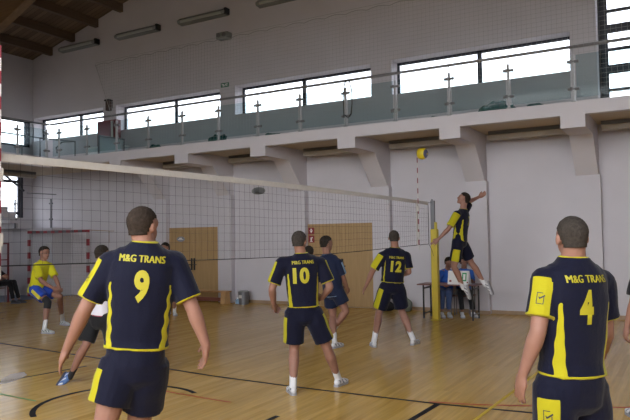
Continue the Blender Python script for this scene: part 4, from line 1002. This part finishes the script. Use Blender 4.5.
# far player right of number 9
person(dict(hd=(165, 248.5, 0), nk=(166.5, 256, 0), sL=(162, 261, .1), sR=(174, 261, -.1), eL=(163, 272, .1), wL=(166, 280, -.1), eR=(176, 272, -.2), wR=(173, 281, -.3),
            hL=(168, 283, .1), hR=(174, 283, -.05), kL=(170, 295, -.1), kR=(175, 296, -.15), aL=(169, 310, 'G'), aR=(174.5, 311, 'G')),
       14.9, VL(-.4, 0, -.8), s=1.0, label='distant opponent in white socks peeking past the right arm of number 9', hair='dark', top='blue', bottom='blue', vox=.014,
       toes=(VL(-.2, 0, -.8), VL(.3, 0, -.8)), hairk='full', side_strip=False, shoe='white')
# person cut by the right edge
person(dict(hd=(655, 243, .0), nk=(655, 257, 0), sL=(641, 268, 0), sR=(675, 268, .0), eL=(633.5, 303, -.03), wL=(627, 327, .03), dL=(624, 343, .05), eR=(684, 303, 0), wR=(688, 330, .0),
            hL=(652, 326, 0), hR=(669, 326, 0), kL=(650, 368, .0), kR=(672, 368, .0), aL=(636, 409, 'G'), aR=(676, 409, 'G')),
       6.05, VL(0, 0, 1), s=1.0, girth=1.0, label='person cut off by the right edge, bare forearm hanging down', hair='brown', top='blk', bottom='blk', vox=.012, toes=(VL(.1, 0, 1), VL(.3, 0, 1)), curl=(.5, .5), sleeve_panel=(.1, .1))
# seated spectator at the left edge
person(dict(hd=(-16, 247, 0), nk=(-13, 256, 0), sL=(-6, 261, .1), sR=(-14, 262, -.2), eL=(-2, 270, .15), wL=(5, 275, .0), eR=(-6, 272, -.3), wR=(3, 276, -.35),
            hL=(-4, 283, .1), hR=(-7, 284, -.1), kL=(14, 282, .0), kR=(10, 283, -.2), aL=(19, 298.5, .0), aR=(13, 299, -.2)),
       18.6, VL(.9, 0, -.1), s=1.0, label='seated person in black trousers cut off by the left edge', hair='dark', top='blk', bottom='blk', trousers=True, sleeve='long', vox=.016, shoe='dark',
       flat=(True, True), toes=(VL(1, 0, -.1), VL(1, 0, -.1)), side_strip=False, hairk='full')
# two officials at the table
person(dict(hd=(449, 263, -.05), nk=(447.5, 269, .05), sL=(454, 273, -.05), sR=(440.5, 273, -.02), eL=(456, 283, -.2), wL=(450, 284, -.42), eR=(436, 283, -.2), wR=(443, 284, -.42),
            hL=(449, 292, .1), hR=(441, 292, .1), kL=(449, 292, -.38), kR=(442, 292, -.38), aL=(449, 309.5, -.35), aR=(442, 309.5, -.35)),
       14.22, VL(.1, -.25, -1), s=.95, label='official in blue shirt and jeans seated behind the table, left one', hair='dark', top='bluec', bottom='jeans', trousers=True, vox=.014, shoe='white',
       flat=(True, True), toes=(VL(0, 0, -1), VL(0, 0, -1)), side_strip=False, hairk='full')
person(dict(hd=(464, 262, .05), nk=(464, 268.5, .05), sL=(470.5, 272.5, -.05), sR=(457.5, 272.5, -.05), eL=(472, 282, -.2), wL=(467, 283.5, -.42), eR=(454, 283, -.2), wR=(459, 284, -.42),
            hL=(467, 292, .1), hR=(460, 292, .1), kL=(469, 292, -.38), kR=(460, 292, -.38), aL=(473, 310, -.4), aR=(462, 310, -.4)),
       14.22, VL(-.2, -.15, -1), s=.95, label='official in blue shirt and black trousers seated at the table behind the flip scoreboard', hair='dark', top='bluec', bottom='blk', trousers=True, vox=.014, shoe='white',
       flat=(True, True), toes=(VL(.2, 0, -1), VL(-.1, 0, -1)), side_strip=False, hairk='full')
# chairs for the seated people
def chair():
    r = empty('chair', (0, 0, 0))
    f = MB(); f.box((-.2, -.2, .41), (.2, .2, .435)); f.build('seat', M['tabletop'], r, bevel=.01)
    f = MB(); f.box((-.19, .19, .62), (.19, .21, .82)); f.build('backrest', M['tabletop'], r, bevel=.01)
    for x in (-.17, .17):
        f = MB(); f.tube([(x, -.17, 0), (x, -.17, .41)], .012, 6); f.build('leg', M['steel_d'], r)
        f = MB(); f.tube([(x, .2, 0), (x, .2, .80)], .012, 6); f.build('leg', M['steel_d'], r)
    return r
c0 = chair(); 
for i, (px, D_, rz, t) in enumerate([(445, 14.22, 0, 'chair under the left official in jeans behind the table'), (463.5, 14.22, 0, 'chair under the official in black trousers behind the table'), (-5, 18.6, R(-75), 'chair at the left edge under the seated person in black')]):
    c = c0 if i == 0 else copy_tree(c0); p = at(px, 292, D_); c.location = (p.x, p.y+(.05 if i < 2 else 0), 0); c.rotation_euler = (0, 0, rz); tag(c, t, 'chair', 'chairs of the officials' if i < 2 else None)


# ------------------------------------------------------------------ light
w = bpy.data.worlds.new('overcast_sky'); sc.world = w; w.use_nodes = True
bg = w.node_tree.nodes['Background']; nt = w.node_tree
tc = nt.nodes.new('ShaderNodeTexCoord'); sx = nt.nodes.new('ShaderNodeSeparateXYZ'); cr = nt.nodes.new('ShaderNodeValToRGB')      # overcast sky above, dull ground below
cr.color_ramp.elements[0].position = .495; cr.color_ramp.elements[0].color = (.16, .15, .13, 1); cr.color_ramp.elements[1].position = .515; cr.color_ramp.elements[1].color = (.93, .96, 1, 1)
mr = nt.nodes.new('ShaderNodeMapRange'); mr.inputs[1].default_value = -1; mr.inputs[2].default_value = 1
nt.links.new(tc.outputs['Generated'], sx.inputs[0]); nt.links.new(sx.outputs[2], mr.inputs[0]); nt.links.new(mr.outputs[0], cr.inputs[0]); nt.links.new(cr.outputs[0], bg.inputs[0])
bg.inputs[1].default_value = 7.5
sc.view_settings.view_transform = 'Standard'; sc.view_settings.look = 'None'; sc.view_settings.gamma = 1; sc.view_settings.exposure = .66
